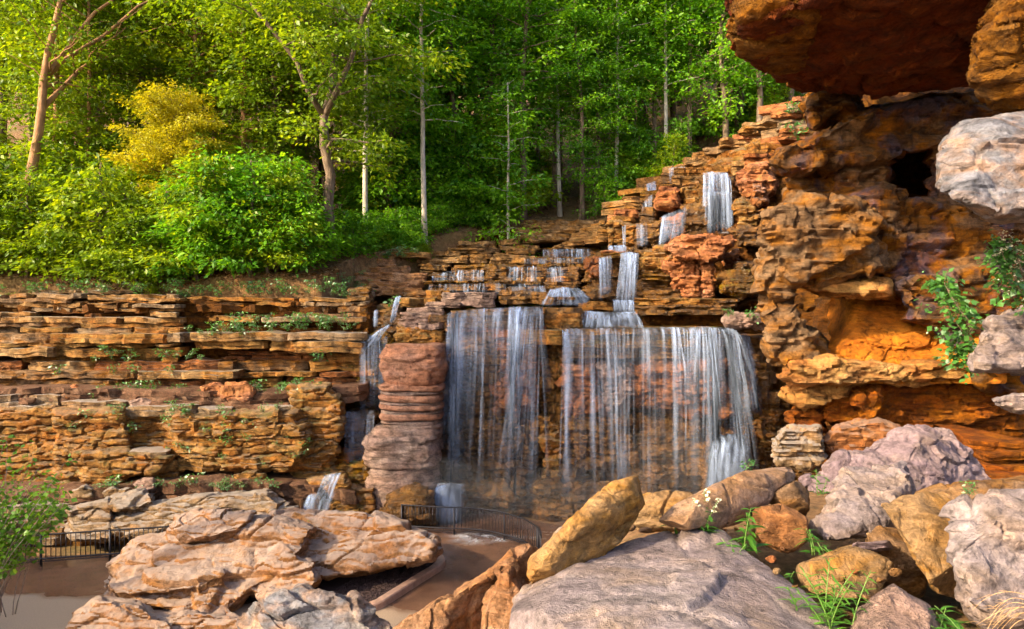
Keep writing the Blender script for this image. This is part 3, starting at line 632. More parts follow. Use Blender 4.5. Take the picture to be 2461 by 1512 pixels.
B = [
 ([(1190,902),(1296,900),(1302,1000),(1200,1008)], 31.5, 'wetpink'), ([(1110,1010),(1250,1005),(1300,1020),(1290,1150),(1200,1165),(1108,1120)], 31.6, 'wet'),
 ([(1180,800),(1300,790),(1310,890),(1190,898)], 31.8, 'wetpink'), ([(1085,800),(1180,800),(1185,1000),(1085,1005)], 32.2, 'wet'),
 ([(1350,872),(1440,868),(1445,995),(1352,1000)], 30.9, 'wetpink'), ([(1445,870),(1525,880),(1530,960),(1520,985),(1440,985)], 31.0, 'pinkgrey'),
 ([(1512,880),(1640,865),(1760,870),(1790,960),(1770,985),(1530,985),(1508,960)], 30.7, 'wetpink'),
 ([(1360,1000),(1520,990),(1540,1120),(1380,1140)], 31.4, 'wet'), ([(1530,1000),(1680,995),(1740,1080),(1700,1170),(1550,1180)], 31.2, 'wet'),
 ([(1290,1010),(1350,1000),(1360,1180),(1300,1180)], 31.8, 'ochre'), ([(1060,1150),(1200,1160),(1290,1170),(1290,1240),(1060,1250)], 31.0, 'wet'),
 ([(1280,1180),(1420,1150),(1560,1180),(1640,1260),(1300,1270)], 30.6, 'wet'), ([(1680,1050),(1800,1045),(1820,1180),(1700,1190)], 30.6, 'wet'),
 ([(1030,1165),(1110,1165),(1112,1250),(1030,1250)], 30.2, 'wet'), ([(1770,870),(1830,850),(1850,960),(1790,990)], 31.5, 'wet'),
 ([(1760,990),(1860,970),(1880,1060),(1780,1080)], 31.8, 'ochre')]
for mt in sorted(set(q[2] for q in B)):
    rock('rock_face', [lump([(x + rnd.uniform(-14, 14), y + rnd.uniform(-12, 12)) for x, y in ol], yf, yf + .55, yf + 2.4, inner=rnd.uniform(.6, .85), tilt=rnd.uniform(-.2, .3)) for ol, yf, m2 in B if m2 == mt], .07, .24, .75, 60 + len(mt), .10, .3, .1, R[mt], mw)

# free-standing pillar
pi = thing('rock_pillar', 'round banded pink stone pillar standing left of the curtain fall', 'rock pillar', P(965, 1240, 30))
def drum(x0, x1, yt, yb, Y, mat, seed, ry=None, bulge=.12, rough=.05):
    a = P(x0, yt, Y); b = P(x1, yb, Y); cx = (a[0] + b[0]) / 2; rx = (b[0] - a[0]) / 2; ry = ry or rx * .9
    nr, nc = max(8, int((a[2] - b[2]) / .07)), 90
    zf = np.linspace(0, 1, nr); th = np.arange(nc) / nc * 2 * math.pi
    prof = (1 - bulge * (np.abs(zf - .5) * 2) ** 4)
    prof = np.concatenate([[.3, .75], prof, [.75, .3]]); zz = np.concatenate([[0, 0], zf, [1, 1]])
    sq = 1 / (np.abs(np.cos(th)) ** 3.2 + np.abs(np.sin(th)) ** 3.2) ** (1 / 3.2)
    V = np.stack([cx + rx * prof[:, None] * (sq * np.cos(th))[None], (Y + ry) + ry * prof[:, None] * (sq * np.sin(th))[None], np.broadcast_to((a[2] + (b[2] - a[2]) * zz)[:, None], (len(zz), nc))], -1).reshape(-1, 3)
    N = V - np.array([cx, Y + ry, 0]); N[:, 2] = 0; N /= np.linalg.norm(N, axis=1)[:, None]
    V = displace(V, N, rough, 1.0, seed, .02, .16)
    V[:, 2] += .05 * fbm(V * .8, seed + 2, 3)
    m = len(zz); i = np.arange(m - 1)[:, None] * nc; j = np.arange(nc)[None]; j2 = (j + 1) % nc
    Q = np.stack([i + j, i + nc + j, i + nc + j2, i + j2], -1).reshape(-1, 4)
    c0 = len(V); V = np.vstack([V, V[:nc].mean(0), V[-nc:].mean(0)]); jj = np.arange(nc)
    T = np.vstack([np.stack([np.full(nc, c0), jj, (jj + 1) % nc], -1), np.stack([np.full(nc, c0 + 1), (m - 1) * nc + (jj + 1) % nc, (m - 1) * nc + jj], -1)])
    return obj('pillar_stone', mesh_np('pillar_stone', V, Q, T), mat, pi)
for i, (x0, x1, yt, yb, Y, mt) in enumerate([(906, 1068, 830, 928, 29.6, 'pillar'), (900, 1062, 927, 943, 29.5, 'pillar'), (904, 1056, 943, 953, 29.65, 'pinkgrey'), (900, 1060, 953, 969, 29.55, 'pillar'), (905, 1056, 969, 977, 29.7, 'pinkgrey'), (899, 1062, 977, 990, 29.5, 'pillar'), (904, 1055, 990, 999, 29.7, 'pinkgrey'), (900, 1060, 999, 1014, 29.5, 'pillar'), (908, 1056, 1014, 1024, 29.65, 'pinkgrey'), (912, 1058, 1023, 1036, 29.6, 'pinkgrey'),
        (885, 1055, 1032, 1064, 29.5, 'pinkgrey'), (861, 1052, 1052, 1132, 29.1, 'pinkgrey'), (868, 1048, 1128, 1250, 29.25, 'pinkgrey')]):
    drum(x0, x1, yt, yb, Y, R[mt], 200 + i, bulge=.07 if yb - yt < 40 else .12, rough=.10 if yb - yt > 40 else .06)
rock('rock_apron', [lump([(905,1250),(930,1190),(1000,1165),(1045,1180),(1050,1260),(900,1262)], 28.4, 28.9, 30.5, inner=.7)], .08, .09, 1.0, 215, .03, .2, 0, R['wet'], pi)
# stepped rocks of the small side fall
sf = thing('side_fall_rocks', 'wet ochre rock steps under the narrow side fall beside the pillar', 'rock', P(850, 1200, 30))
for i, (ol, yf, mt) in enumerate([([(880,740),(960,735),(990,800),(900,830)], 33.2, 'wet'), ([(855,800),(930,795),(960,830),(900,990),(850,980)], 32.2, 'wetmoss'), ([(835,985),(905,985),(905,1110),(830,1115)], 31.2, 'wet'),
   ([(770,1120),(900,1105),(910,1180),(780,1180)], 30.0, 'wetmoss'), ([(740,1150),(830,1140),(880,1235),(730,1260)], 29.0, 'ochre'), ([(950,780),(1075,788),(1075,850),(940,845)], 32.6, 'ochre'), ([(690,1120),(800,1100),(830,1180),(700,1200)], 29.8, 'ochre'), ([(820,1160),(905,1165),(900,1262),(800,1262)],29.2,'ochre'),
   ([(835,700),(890,690),(905,760),(850,780)], 34.0, 'wet')]):
    blk('rock_step', ol, yf, R[mt], sf, 230 + i, strata=.09, lam=.22, yo=yf + .5, yb=yf + 2.6, rough=.12)

# ------------------------------------------------------------------ right-hand cascade rocks
cr = thing('cascade_rocks', 'wet orange brown rock steps climbing beneath the high cascades', 'rock terrace', P(1600, 780, 35))
def blk3(pts, yf, mt, seed, par=None, **k):
    return blk('rock_block', [r3(*p) for p in pts], yf, R[mt], par or cr, seed, yo=yf + .5, yb=yf + k.pop('deep', 2.6), **k)
def slab3(x0, x1, y0, y1, Y, mt, **k):
    a = r3(x0, y0); b = r3(x1, y1); return slab(a[0], b[0], a[1], b[1], Y, R[mt], cr, **k)
S3 = [(435,602,368,420,42.5,'tan'),(432,600,418,470,42.3,'tan'),(598,765,345,395,43,'wet'),(600,760,392,442,42.8,'wet'),(600,740,255,300,44.6,'ochre'),(700,960,255,345,44,'ochre'),(750,900,150,215,46,'wet'),(780,1050,95,160,46.4,'tan'),(740,900,210,262,45,'wet'),
 (870,1160,105,180,44,'ochre'),(868,1150,175,262,43.6,'tan'),(1040,1340,60,140,44.6,'tan'),(1030,1300,0,62,45.2,'pale'),(1250,1610,-20,60,43.5,'tan'),(1330,1600,55,140,43,'facegrey'),(780,960,262,300,41.4,'wetmoss'),(940,1180,240,300,41,'facegrey'),
 (210,420,570,610,42,'tan'),(215,400,605,650,41.8,'tan'),(200,330,645,700,41.6,'tan'),(190,320,695,760,41.4,'tan'),(330,620,470,540,41.3,'pink'),(320,600,535,600,41,'ochre'),(590,770,440,520,41.2,'wet'),(585,760,515,592,41,'wet')]
for q in S3: slab3(q[0], q[1], q[2], q[3], q[4], q[5], back=3, lam=3, bow=.25, lamA=.12, wob=.35, rough=.10, endr=.35, ds=.16)
for i, (p, yf, mt) in enumerate([
 ([(735,330),(780,290),(940,295),(930,440),(850,465),(730,450)], 40.3, 'pink'), ([(930,290),(1080,230),(1180,260),(1130,430),(980,445)], 40.6, 'ochre'),
 ([(1110,190),(1260,150),(1420,180),(1450,420),(1440,700),(1180,710),(1100,440)], 39.8, 'wet'), ([(960,450),(1180,430),(1210,720),(960,720)], 39.2, 'wet'),
 ([(290,580),(420,590),(560,600),(540,790),(300,800)], 40.2, 'ochre'), ([(540,600),(770,590),(790,780),(540,810)], 39.5, 'wet'), ([(760,560),(980,520),(990,720),(770,770)], 39.8, 'wetpink'),
 ([(860,650),(980,640),(990,710),(870,720)], 39.0, 'wetpink'),
 ([(1420,400),(1560,380),(1650,520),(1630,650),(1450,640)], 37.3, 'ochre'), ([(1450,170),(1560,90),(1700,60),(1780,260),(1700,450),(1560,400),(1470,330)], 37.6, 'pink'),
 ([(1560,250),(1700,280),(1680,420),(1580,400)], 36.8, 'red'), ([(1400,660),(1620,640),(1660,790),(1440,800)], 35.6, 'wet'),
 ([(100,900),(420,840),(880,830),(890,1270),(100,1290)], 36.3, 'wet'), ([(110,930),(240,920),(260,1060),(130,1070)], 35.6, 'wetpink'),
 ([(570,850),(800,800),(880,900),(840,1000),(600,990)], 34.9, 'ochre'),
 ([(800,850),(960,930),(1130,940),(1140,1240),(980,1250),(850,1100),(780,980)], 34.6, 'pink'),
 ([(1290,1050),(1480,1010),(1640,1060),(1640,1230),(1480,1240),(1300,1200)], 33.6, 'wetmoss'), ([(1420,960),(1600,950),(1590,1040),(1440,1040)], 34.0, 'wet'), ([(1310,860),(1450,830),(1460,1000),(1340,1010)], 36.0, 'red')]):
    blk3(p, yf, mt, 300 + i, strata=.08, lam=.3, rough=.16, inner=.82)
for q in [(215,560,860,900,35.4,'wetmoss'),(540,900,835,870,35.3,'wet'),(220,480,835,862,35.9,'pink'),(590,870,1000,1050,35.2,'wet'),(590,860,1048,1100,35.0,'wetmoss'),(580,1000,1098,1180,35.2,'wet'),(590,1000,1178,1260,34.6,'wet'),
          (530,1395,1255,1320,33.2,'ochre'),(520,1390,1318,1400,32.9,'wet'),(100,360,1285,1360,33.6,'ochre'),(1200,1480,1255,1330,33.4,'wet'),(600,1350,1400,1500,34,'dark')]:
    slab3(q[0], q[1], q[2], q[3], q[4], q[5], back=2.2, lam=4, bow=.25, lamA=.14, wob=.3, rough=.10, endr=.35, ds=.14)
# mushroom rock: cap on thin stems
mu = thing('mushroom_rock', 'overhanging pink tan rock cap on thin eroded stems beside the middle fall', 'rock', P(1680, 720, 34))
rock('cap', [lump([r3(*p) for p in [(780,800),(860,740),(1000,715),(1260,715),(1420,735),(1330,800),(1310,900),(1230,940),(980,935),(850,880)]], 33.6, 34.1, 36.2, inner=.86)], .07, .16, 1.1, 330, .05, .22, .08, R['pink'], mu)
rock('stem', [lump([r3(*p) for p in [(1105,930),(1225,930),(1215,1050),(1240,1250),(1130,1250),(1150,1050)]], 34.2, 34.5, 35.2, inner=.6)], .06, .10, 1.6, 331, .04, .15, 0, R['pink'], mu)
rock('stem', [lump([r3(*p) for p in [(960,930),(1060,930),(1140,1100),(1130,1250),(960,1250),(880,1050)]], 34.3, 34.7, 36, inner=.7)], .07, .14, 1.4, 332, .06, .18, 0, R['pink'], mu)
rock('ledge_rock', [lump([r3(*p) for p in [(1310,1430),(1420,1395),(1620,1400),(1700,1450),(1690,1500),(1400,1520),(1330,1500)]], 30.0, 30.4, 32, inner=.8)], .07, .10, 1.2, 333, 0, .2, 0, R['pinkgrey'], None, label='small pale pink rock holding leafy plants beside the wide curtain', cat='rock')
# upper stone ridge climbing to the right
rg = thing('stone_ridge', 'stepped ridge of thin tan ledges climbing towards the overhang', 'rock terrace', P(1780, 420, 42))
for q in [(1625,1760,395,412,45,'tan'),(1640,1790,378,398,44.6,'tan'),(1660,1820,362,382,44.2,'tan'),(1690,1850,350,368,43.8,'pale'),(1730,1880,335,354,43.2,'tan'),(1760,1900,318,338,42.8,'pink'),(1775,1915,302,322,42.4,'tan'),(1785,1920,290,306,42,'tan'),(1830,1930,276,294,41.6,'pale'),(1850,1945,262,280,41.2,'pink'),(1890,1960,245,266,40.8,'pale'),(1905,1955,232,250,40.6,'pink'),
          (1800,1935,345,372,40.5,'ochre'),(1790,1930,368,395,40.2,'red'),(1760,1900,388,420,40.6,'tan'),(1700,1800,398,425,42,'ochre'),(1865,1950,290,312,39.8,'pale'),(1868,1950,310,335,39.5,'red')]:
    slab(*q[:5], R[q[5]], rg, back=3, lam=3, bow=.3, lamA=.14, wob=.4, rough=.12, endr=.4, ds=.16)
rock('ridge_core', [[P(1640, 400, 46), P(1930, 240, 42), P(1960, 440, 40), P(1700, 440, 43), P(2050, 240, 46), P(1640, 420, 50), P(2050, 450, 46)]], .15, .2, .8, 340, .1, .3, 0, R['ochre'], rg)
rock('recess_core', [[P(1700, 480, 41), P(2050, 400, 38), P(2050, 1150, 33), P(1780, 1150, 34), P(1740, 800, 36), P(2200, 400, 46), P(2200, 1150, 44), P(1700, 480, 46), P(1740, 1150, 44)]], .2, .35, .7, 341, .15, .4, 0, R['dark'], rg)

# ------------------------------------------------------------------ near cliff on the right
nc = thing('overhanging_cliff', 'huge near cliff with dark overhang, cave and bright orange niche', 'cliff', P(2150, 1100, 18))
def lp(ol, yf, yo=None, yb=None, **k): return lump(ol, yf, yo, yb, **k)
# core
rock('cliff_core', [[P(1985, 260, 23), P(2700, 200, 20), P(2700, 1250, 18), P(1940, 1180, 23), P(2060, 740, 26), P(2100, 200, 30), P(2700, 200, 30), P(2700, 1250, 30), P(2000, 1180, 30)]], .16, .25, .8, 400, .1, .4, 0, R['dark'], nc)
# overhang block
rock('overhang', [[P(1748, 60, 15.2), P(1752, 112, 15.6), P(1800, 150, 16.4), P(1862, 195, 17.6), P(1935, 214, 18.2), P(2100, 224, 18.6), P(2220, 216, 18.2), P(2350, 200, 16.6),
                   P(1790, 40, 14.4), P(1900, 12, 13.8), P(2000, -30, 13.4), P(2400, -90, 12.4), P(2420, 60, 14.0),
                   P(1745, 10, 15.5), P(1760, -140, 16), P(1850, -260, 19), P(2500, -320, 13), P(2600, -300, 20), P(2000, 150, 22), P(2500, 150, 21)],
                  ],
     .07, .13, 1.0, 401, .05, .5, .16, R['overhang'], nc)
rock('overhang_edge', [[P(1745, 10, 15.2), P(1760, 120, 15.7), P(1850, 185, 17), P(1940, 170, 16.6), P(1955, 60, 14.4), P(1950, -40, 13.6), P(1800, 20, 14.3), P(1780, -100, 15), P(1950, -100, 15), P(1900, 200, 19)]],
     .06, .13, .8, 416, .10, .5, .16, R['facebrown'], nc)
rock('hanging_block', [[P(2336, 200, 12.6), P(2345, 235, 12.9), P(2385, 268, 13.2), P(2475, 272, 12.8), P(2352, 140, 12.2), P(2390, 50, 11.8), P(2480, -60, 11.2), P(2620, 240, 12), P(2620, -60, 11.6), P(2400, -80, 14), P(2400, 230, 15.5), P(2650, 230, 15.5), P(2650, -80, 15)]], .06, .12, 1.1, 402, .06, .4, .1, R['facebrown'], nc)
# upper face under the overhang
rock('rock_face', [
   lp([(1850,400),(1868,362),(1950,330),(2000,350),(1990,405),(1900,432)], 17.6, 18.2, 21, inner=.85),
   lp([(1945,330),(2075,262),(2250,240),(2400,250),(2400,330),(2090,378),(1985,404)], 18.0, 18.6, 22, inner=.92),
   lp([(1985,395),(2130,370),(2142,470),(2060,505),(1985,490)], 18.4, 19.0, 22, inner=.88),
   lp([(1925,250),(1960,215),(2060,225),(2080,262),(1950,315)], 19.0, 19.5, 22),
   lp([(2225,315),(2461,290),(2500,520),(2255,505),(2240,420)], 18.4, 19.0, 23, inner=.92),
   lp([(1890,430),(1990,400),(2010,500),(1900,500)], 18.6, 19.1, 22, inner=.9),
   lp([(2010,470),(2150,450),(2170,520),(2040,560)], 18.0, 18.5, 21),
   lp([(2080,500),(2290,480),(2480,500),(2480,720),(2250,720),(2110,670)], 18.2, 18.8, 22, inner=.94),
   lp([(2150,680),(2330,640),(2480,660),(2480,900),(2330,860),(2300,790),(2160,730)], 17.6, 18.2, 22, inner=.92),
   lp([(2330,860),(2480,840),(2480,960),(2340,930)], 17.0, 17.6, 21, inner=.9)],
   .075, .17, .8, 403, .16, .55, .12, R['face'], nc, 3)
rock('bulge', [
   lp([(1832,500),(1900,478),(2060,478),(2130,520),(2080,620),(1990,650),(1900,690),(1845,625)], 17.0, 17.7, 21, inner=.88),
   lp([(2000,540),(2120,560),(2140,640),(2050,672),(1950,690)], 17.3, 17.9, 21, inner=.85),
   lp([(1815,640),(1835,580),(1885,600),(1900,700),(1885,790),(1848,800)], 17.7, 18.1, 19.6, inner=.75),
   lp([(1850,760),(1890,740),(1905,830),(1970,810),(1985,880),(1890,892),(1842,862)], 17.4, 17.9, 20.5, inner=.85)],
   .07, .16, .9, 404, .12, .55, .10, R['facegrey'], nc, 3)
# hollow niche wall: recedes under its roof, swells forward to the lip below
nu, nv_ = 130, 90
uu_, vv_ = np.meshgrid(np.linspace(0, 1, nu), np.linspace(0, 1, nv_), indexing='ij')
xx = 1992 + 430 * uu_; yy = 672 + 250 * vv_
dep = 20.0 - 2.3 * vv_ ** 1.3 - .5 * np.sin(vv_ * math.pi) + 2.6 * np.exp(-(uu_ / .07) ** 2 - ((vv_ - .30) / .30) ** 2) - .9 * sstep(.55, 1, uu_)
V = np.stack([(xx - 1230) / F * dep, dep, CAM_Z + (756 - yy) / F * dep], -1).reshape(-1, 3)
V = displace(V, np.tile([0, -1., .1], (len(V), 1)), .09, 1.1, 406, .07, .3, .06)
ii = np.arange(nu - 1)[:, None]; jj = np.arange(nv_ - 1)[None]
nme = mesh_np('niche_wall', V, np.stack([ii * nv_ + jj, ii * nv_ + jj + 1, (ii + 1) * nv_ + jj + 1, (ii + 1) * nv_ + jj], -1).reshape(-1, 4)); nme.set_sharp_from_angle(angle=math.radians(40))
obj('niche_wall', nme, R['niche'], nc)
rock('niche_roof', [lp([(1890,672),(2000,668),(2150,672),(2145,712),(2000,712),(1960,705)], 17.6, 18.2, 22, inner=.85)], .06, .08, 1.3, 407, .04, .2, .05, R['nicheledge'], nc)
rock('niche_ledge', [
   lp([(1866,905),(1888,872),(2000,868),(2150,875),(2350,880),(2370,912),(2150,916),(1900,928)], 17.2, 17.7, 21, inner=.9),
   lp([(1870,950),(1890,925),(2060,920),(2050,960),(1930,985)], 17.8, 18.2, 20, inner=.85)],
   .055, .11, 1.0, 408, .10, .3, .05, R['nicheledge'], nc)
rock('rust_wall', [
   lp([(1960,920),(2200,915),(2480,930),(2480,1090),(2200,1085),(2080,1060),(1970,1000)], 18.2, 18.8, 22, inner=.92),
   lp([(2050,950),(2120,925),(2150,980),(2090,1030),(2060,1000)], 17.5, 18.0, 20, inner=.7),
   lp([(1885,985),(1960,970),(2000,1040),(1900,1050)], 18.2, 18.7, 20, inner=.8)],
   .065, .15, .9, 409, .14, .4, .10, R['redwall'], nc)
rock('foot', [
   lp([(1850,1075),(1880,1030),(1970,1022),(1985,1100),(1960,1130),(1860,1118)], 16.6, 17.1, 19, inner=.85)], .05, .07, 1.8, 410, .09, .10, .03, R['pale'], nc)
rock('foot', [
   lp([(1965,1062),(2010,1025),(2110,1005),(2200,1040),(2190,1110),(2000,1112)], 16.9, 17.4, 19, inner=.85)], .05, .07, 1.6, 411, .05, .14, .05, R['red'], nc)
for q in [(2335,2520,1062,1086,15.9),(2360,2540,1084,1106,15.7),(2345,2540,1104,1122,15.8),(2370,2540,1120,1146,15.5),(2350,2540,1146,1170,15.3),(2380,2540,1168,1195,15.2)]:
    slab(*q, R['redwall'], nc, back=2.5, lam=2, bow=.1, lamA=.08, wob=.2, rough=.06, endr=.2, ds=.1)
rock('side_ledge', [lp([(2338,888),(2362,820),(2372,765),(2480,735),(2520,740),(2520,896),(2400,892)], 13.2, 13.8, 17, inner=.85, tilt=.5)], .05, .08, 1.5, 412, .05, .3, .08, R['grey'], nc)
rock('side_ledge', [lp([(2380,962),(2440,945),(2520,945),(2520,1000),(2440,990)], 12.6, 13.0, 15, inner=.85)], .05, .06, 1.5, 413, .04, .2, .05, R['grey'], nc)
rock('perched_boulder', [lp([(2262,455),(2272,350),(2310,303),(2400,288),(2540,280),(2560,520),(2400,530),(2330,500),(2300,470)], 10.6, 11.3, 14, inner=.82, tilt=.35)], .04, .085, .8, 414, .04, .5, .14, R['bluegrey'], None, cuts=16,
     label='pale blue grey and pink boulder perched high at the picture edge', cat='boulder')

# ------------------------------------------------------------------ foreground rubble
def fr(name, ol, yf, yo, yb, mat, seed, label, tilt=0, shear=0, inner=.93, voxel=.025, rough=.035, freq=1.3, strata=0, lam=.15, facet=.03, extra=None, backs=.9):
    hs = [lump(ol, yf, yo, yb, inner, tilt, shear, backs)]
    if extra: hs += [lump(*e[:4], **e[4]) for e in extra]
    return rock(name, hs, voxel, rough, freq, seed, strata, lam, facet, R[mat], None, 1, label, 'boulder', cuts=14)
G_ = [P(1170, 1560, 4.7), P(1185, 1500, 5.2), P(1265, 1412, 6.6), P(1480, 1296, 7.9), P(1600, 1284, 8.2), P(1735, 1276, 8.0), P(1830, 1362, 7.2), P(1905, 1402, 6.6), P(2095, 1520, 5.4), P(2160, 1600, 4.8), P(1700, 1600, 4.2), P(1400, 1600, 4.3), P(1640, 1395, 6.1), P(1500, 1440, 5.7)]
G_ += [(p[0] * .95, p[1] + .1, p[2] - 1.3) for p in G_[:10]]
rock('grey_slab', [G_], .03, .035, .8, 501, 0, .2, .10, R['grey'], None, cuts=16, label='broad lilac grey stone slab filling the bottom of the foreground', cat='boulder')
def bar(name, a, b, w, t, mat, seed, label, roll=0.0, taper=.85, **k):
    """tilted slab from photo point a to b (x,y,Y), width w, thickness t"""
    A = Vector(P(*a)); Bv = Vector(P(*b)); d = (Bv - A).normalized(); s = d.cross(Vector((0, 0, 1))).normalized()
    u = s.cross(d); s, u = s * math.cos(roll) + u * math.sin(roll), u * math.cos(roll) - s * math.sin(roll)
    pts = []
    for c, f in ((A, .8), (A + (Bv - A) * .25, 1), (A + (Bv - A) * .75, 1), (Bv, taper)):
        for i, j in ((-1, -.6), (-1, .7), (-.6, 1), (.7, 1), (1, .6), (1, -.8), (0, -1)):
            pts.append(tuple(c + s * i * w * f / 2 + u * j * t * f / 2))
    return rock(name, [pts], k.get('voxel', .025), k.get('rough', .05), k.get('freq', 2.0), seed, k.get('strata', 0), .1, k.get('facet', .06), R[mat], None, label=label, cat='boulder')
fr('tilted_slab', [(1267,1350),(1300,1325),(1480,1158),(1530,1146),(1549,1205),(1538,1255),(1440,1340),(1300,1425),(1276,1432)], 7.0, 7.35, 8.0, 'yellowbuff', 502, 'yellow buff stone slab leaning up over the grey slab', inner=.93, shear=.7, strata=.015, lam=.12)
fr('flat_slab', [(1575,1255),(1620,1215),(1800,1128),(1890,1112),(1928,1128),(1915,1150),(1838,1200),(1832,1228),(1770,1262),(1640,1275)], 8.6, 8.9, 9.8, 'pinkbuff', 503, 'long flat buff slab tilted behind the flowering plant', inner=.96, shear=.9, tilt=.45, rough=.02, freq=1.0)
fr('pale_rock', [(1530,1200),(1600,1180),(1720,1195),(1700,1260),(1560,1285),(1525,1260)], 9.6, 9.9, 10.8, 'buff', 504, 'low pale yellow rock behind the long flat slab', tilt=.3)
fr('brown_rock', [(1805,1300),(1812,1225),(1880,1205),(1942,1248),(1938,1300),(1880,1335)], 8.0, 8.3, 9.2, 'orange', 505, 'rough orange brown rock wedged under the flat slab', facet=.1)
fr('brown_rock', [(1838,1205),(1915,1150),(1945,1180),(1945,1250),(1890,1240)], 9.0, 9.3, 10.2, 'brownrock', 506, 'dark brown wedge of rock below the raised slab tip')
rock('pyramid_boulder', [[P(1925,1155,10.9), P(2050,1085,11.2), P(2215,1004,11.9), P(2240,1025,11.5), P(2318,1050,12.2), P(2345,1100,12.1), P(2382,1152,11.8), P(2190,1085,10.9), P(2180,1200,10.2), P(2300,1210,10.8), P(1990,1195,10.4), P(2400,1230,11.6), P(2215,1040,13.4), P(2350,1160,14), P(2000,1160,13)]],
     .03, .07, 1.7, 507, 0, .2, .16, R['lilac'], None, cuts=16, label='tall lilac grey pyramid shaped boulder in front of the rust wall', cat='boulder')
rock('buff_boulder', [[P(1945,1270,8.7), P(1985,1200,9.0), P(2035,1132,9.5), P(2175,1106,9.8), P(2192,1150,9.4), P(2190,1185,9.2), P(2125,1225,8.6), P(2075,1245,8.2), P(1990,1292,8.2), P(2110,1290,8.4), P(2200,1230,9.2), P(2060,1170,10.8), P(2200,1200,10.8), P(1960,1280,10)]],
     .028, .06, 1.8, 508, 0, .2, .12, R['grey'], None, cuts=16, label='smooth buff grey boulder leaning on the pyramid boulder', cat='boulder')
fr('lower_boulder', [(1905,1365),(1925,1345),(2040,1310),(2130,1318),(2145,1350),(2130,1400),(2090,1445),(1960,1425),(1915,1400)], 6.7, 7.0, 8.0, 'buff', 509, 'brown buff boulder above the narrow leafed weeds', tilt=.25, facet=.1)
fr('lilac_stone', [(2040,1320),(2060,1302),(2140,1300),(2150,1320),(2100,1330)], 7.1, 7.3, 7.8, 'lilac', 510, 'small purple pink stone cap behind the brown buff boulder')
fr('shaded_boulder', [(2075,1300),(2110,1265),(2180,1280),(2222,1350),(2215,1430),(2150,1430),(2090,1360)], 7.6, 7.9, 9.0, 'brownrock', 511, 'shaded brown boulder in the hollow under the split block')
fr('split_block', [(2115,1212),(2160,1190),(2270,1190),(2330,1220),(2345,1330),(2320,1450),(2250,1430),(2225,1320),(2180,1250)], 6.9, 7.2, 8.6, 'buff', 512, 'left half of the big split block with a mossy crack', tilt=.3, facet=.1)
rock('split_block', [lump([(2268,1215),(2330,1198),(2560,1190),(2580,1520),(2400,1520),(2325,1465),(2300,1340)], 5.9, 6.3, 8.2, .84, .3)], .028, .06, 1.8, 513, 0, .2, .12, R['grey'], None, cuts=16, label='large grey block with flat face at the lower picture corner', cat='boulder')
fr('back_boulder', [(2190,1190),(2300,1160),(2461,1150),(2560,1180),(2520,1250),(2220,1240)], 8.6, 9.0, 10.5, 'brownrock', 514, 'low brown rock between the pyramid boulder and the split block', tilt=.3)
fr('pink_rock', [(2045,1520),(2070,1440),(2140,1400),(2230,1450),(2290,1560),(2150,1620),(2020,1600)], 5.2, 5.5, 6.8, 'pinkgrey', 515, 'flat pink rock at the bottom below the shaded boulder', tilt=.4)
fr('orange_slab', [(930,1540),(1060,1450),(1180,1390),(1238,1320),(1262,1316),(1294,1336),(1270,1390),(1200,1460),(1170,1560),(1000,1600)], 8.9, 9.25, 9.9, 'orange', 516, 'orange curved stone slab below the yellow buff slab', shear=.8, rough=.06, facet=.1)
fr('standing_stone', [(1140,1540),(1165,1450),(1195,1374),(1232,1372),(1258,1398),(1240,1440),(1250,1470),(1215,1510),(1200,1560)], 7.9, 8.15, 8.8, 'orange', 517, 'upright grey faced orange stone beside the grey slab', rough=.05)
fr('small_stone', [(1232,1440),(1270,1410),(1300,1425),(1270,1460),(1240,1480)], 7.5, 7.7, 8.3, 'grey', 518, 'small grey stone wedged below the leaning slab')
fr('small_stone', [(1318,1300),(1345,1272),(1400,1262),(1390,1310),(1330,1320)], 9.6, 9.8, 10.5, 'pale', 519, 'small white tipped stone behind the leaning slab')
fr('front_boulder', [(560,1560),(590,1470),(625,1432),(720,1412),(765,1420),(850,1440),(900,1478),(960,1560),(800,1620)], 12.0, 12.6, 14.5, 'bluegrey', 520, 'blue grey cracked boulder in front of the big pink boulder', inner=.8, tilt=.5, voxel=.04, rough=.10, freq=1.3, facet=.14, strata=.05, lam=.3)
# rubble bits
rb = random.Random(4)
for i in range(26):
    x = rb.uniform(1500, 2150); y = rb.uniform(1270, 1420) if x > 1750 else rb.uniform(1255, 1300); s = rb.uniform(5, 17); Yd = 9.5 - (y - 1200) / 60.
    ol = [(x + s * rb.uniform(.45, 1.3) * math.cos(a), y + s * .6 * rb.uniform(.45, 1.3) * math.sin(a)) for a in (0, 1.1, 2.1, 3.2, 4.3, 5.3)]
    o = rock('rubble_stone', [lump(ol, Yd, Yd + .04, Yd + .2, .95)], .02, .012, 5, 560 + i, 0, .1, .0, R[rb.choice(['brownrock', 'orange', 'buff', 'pink'])], None, 0)
    tag(o, 'small loose rubble stone in the soil between the foreground boulders', 'stone', 'loose rubble between the boulders')

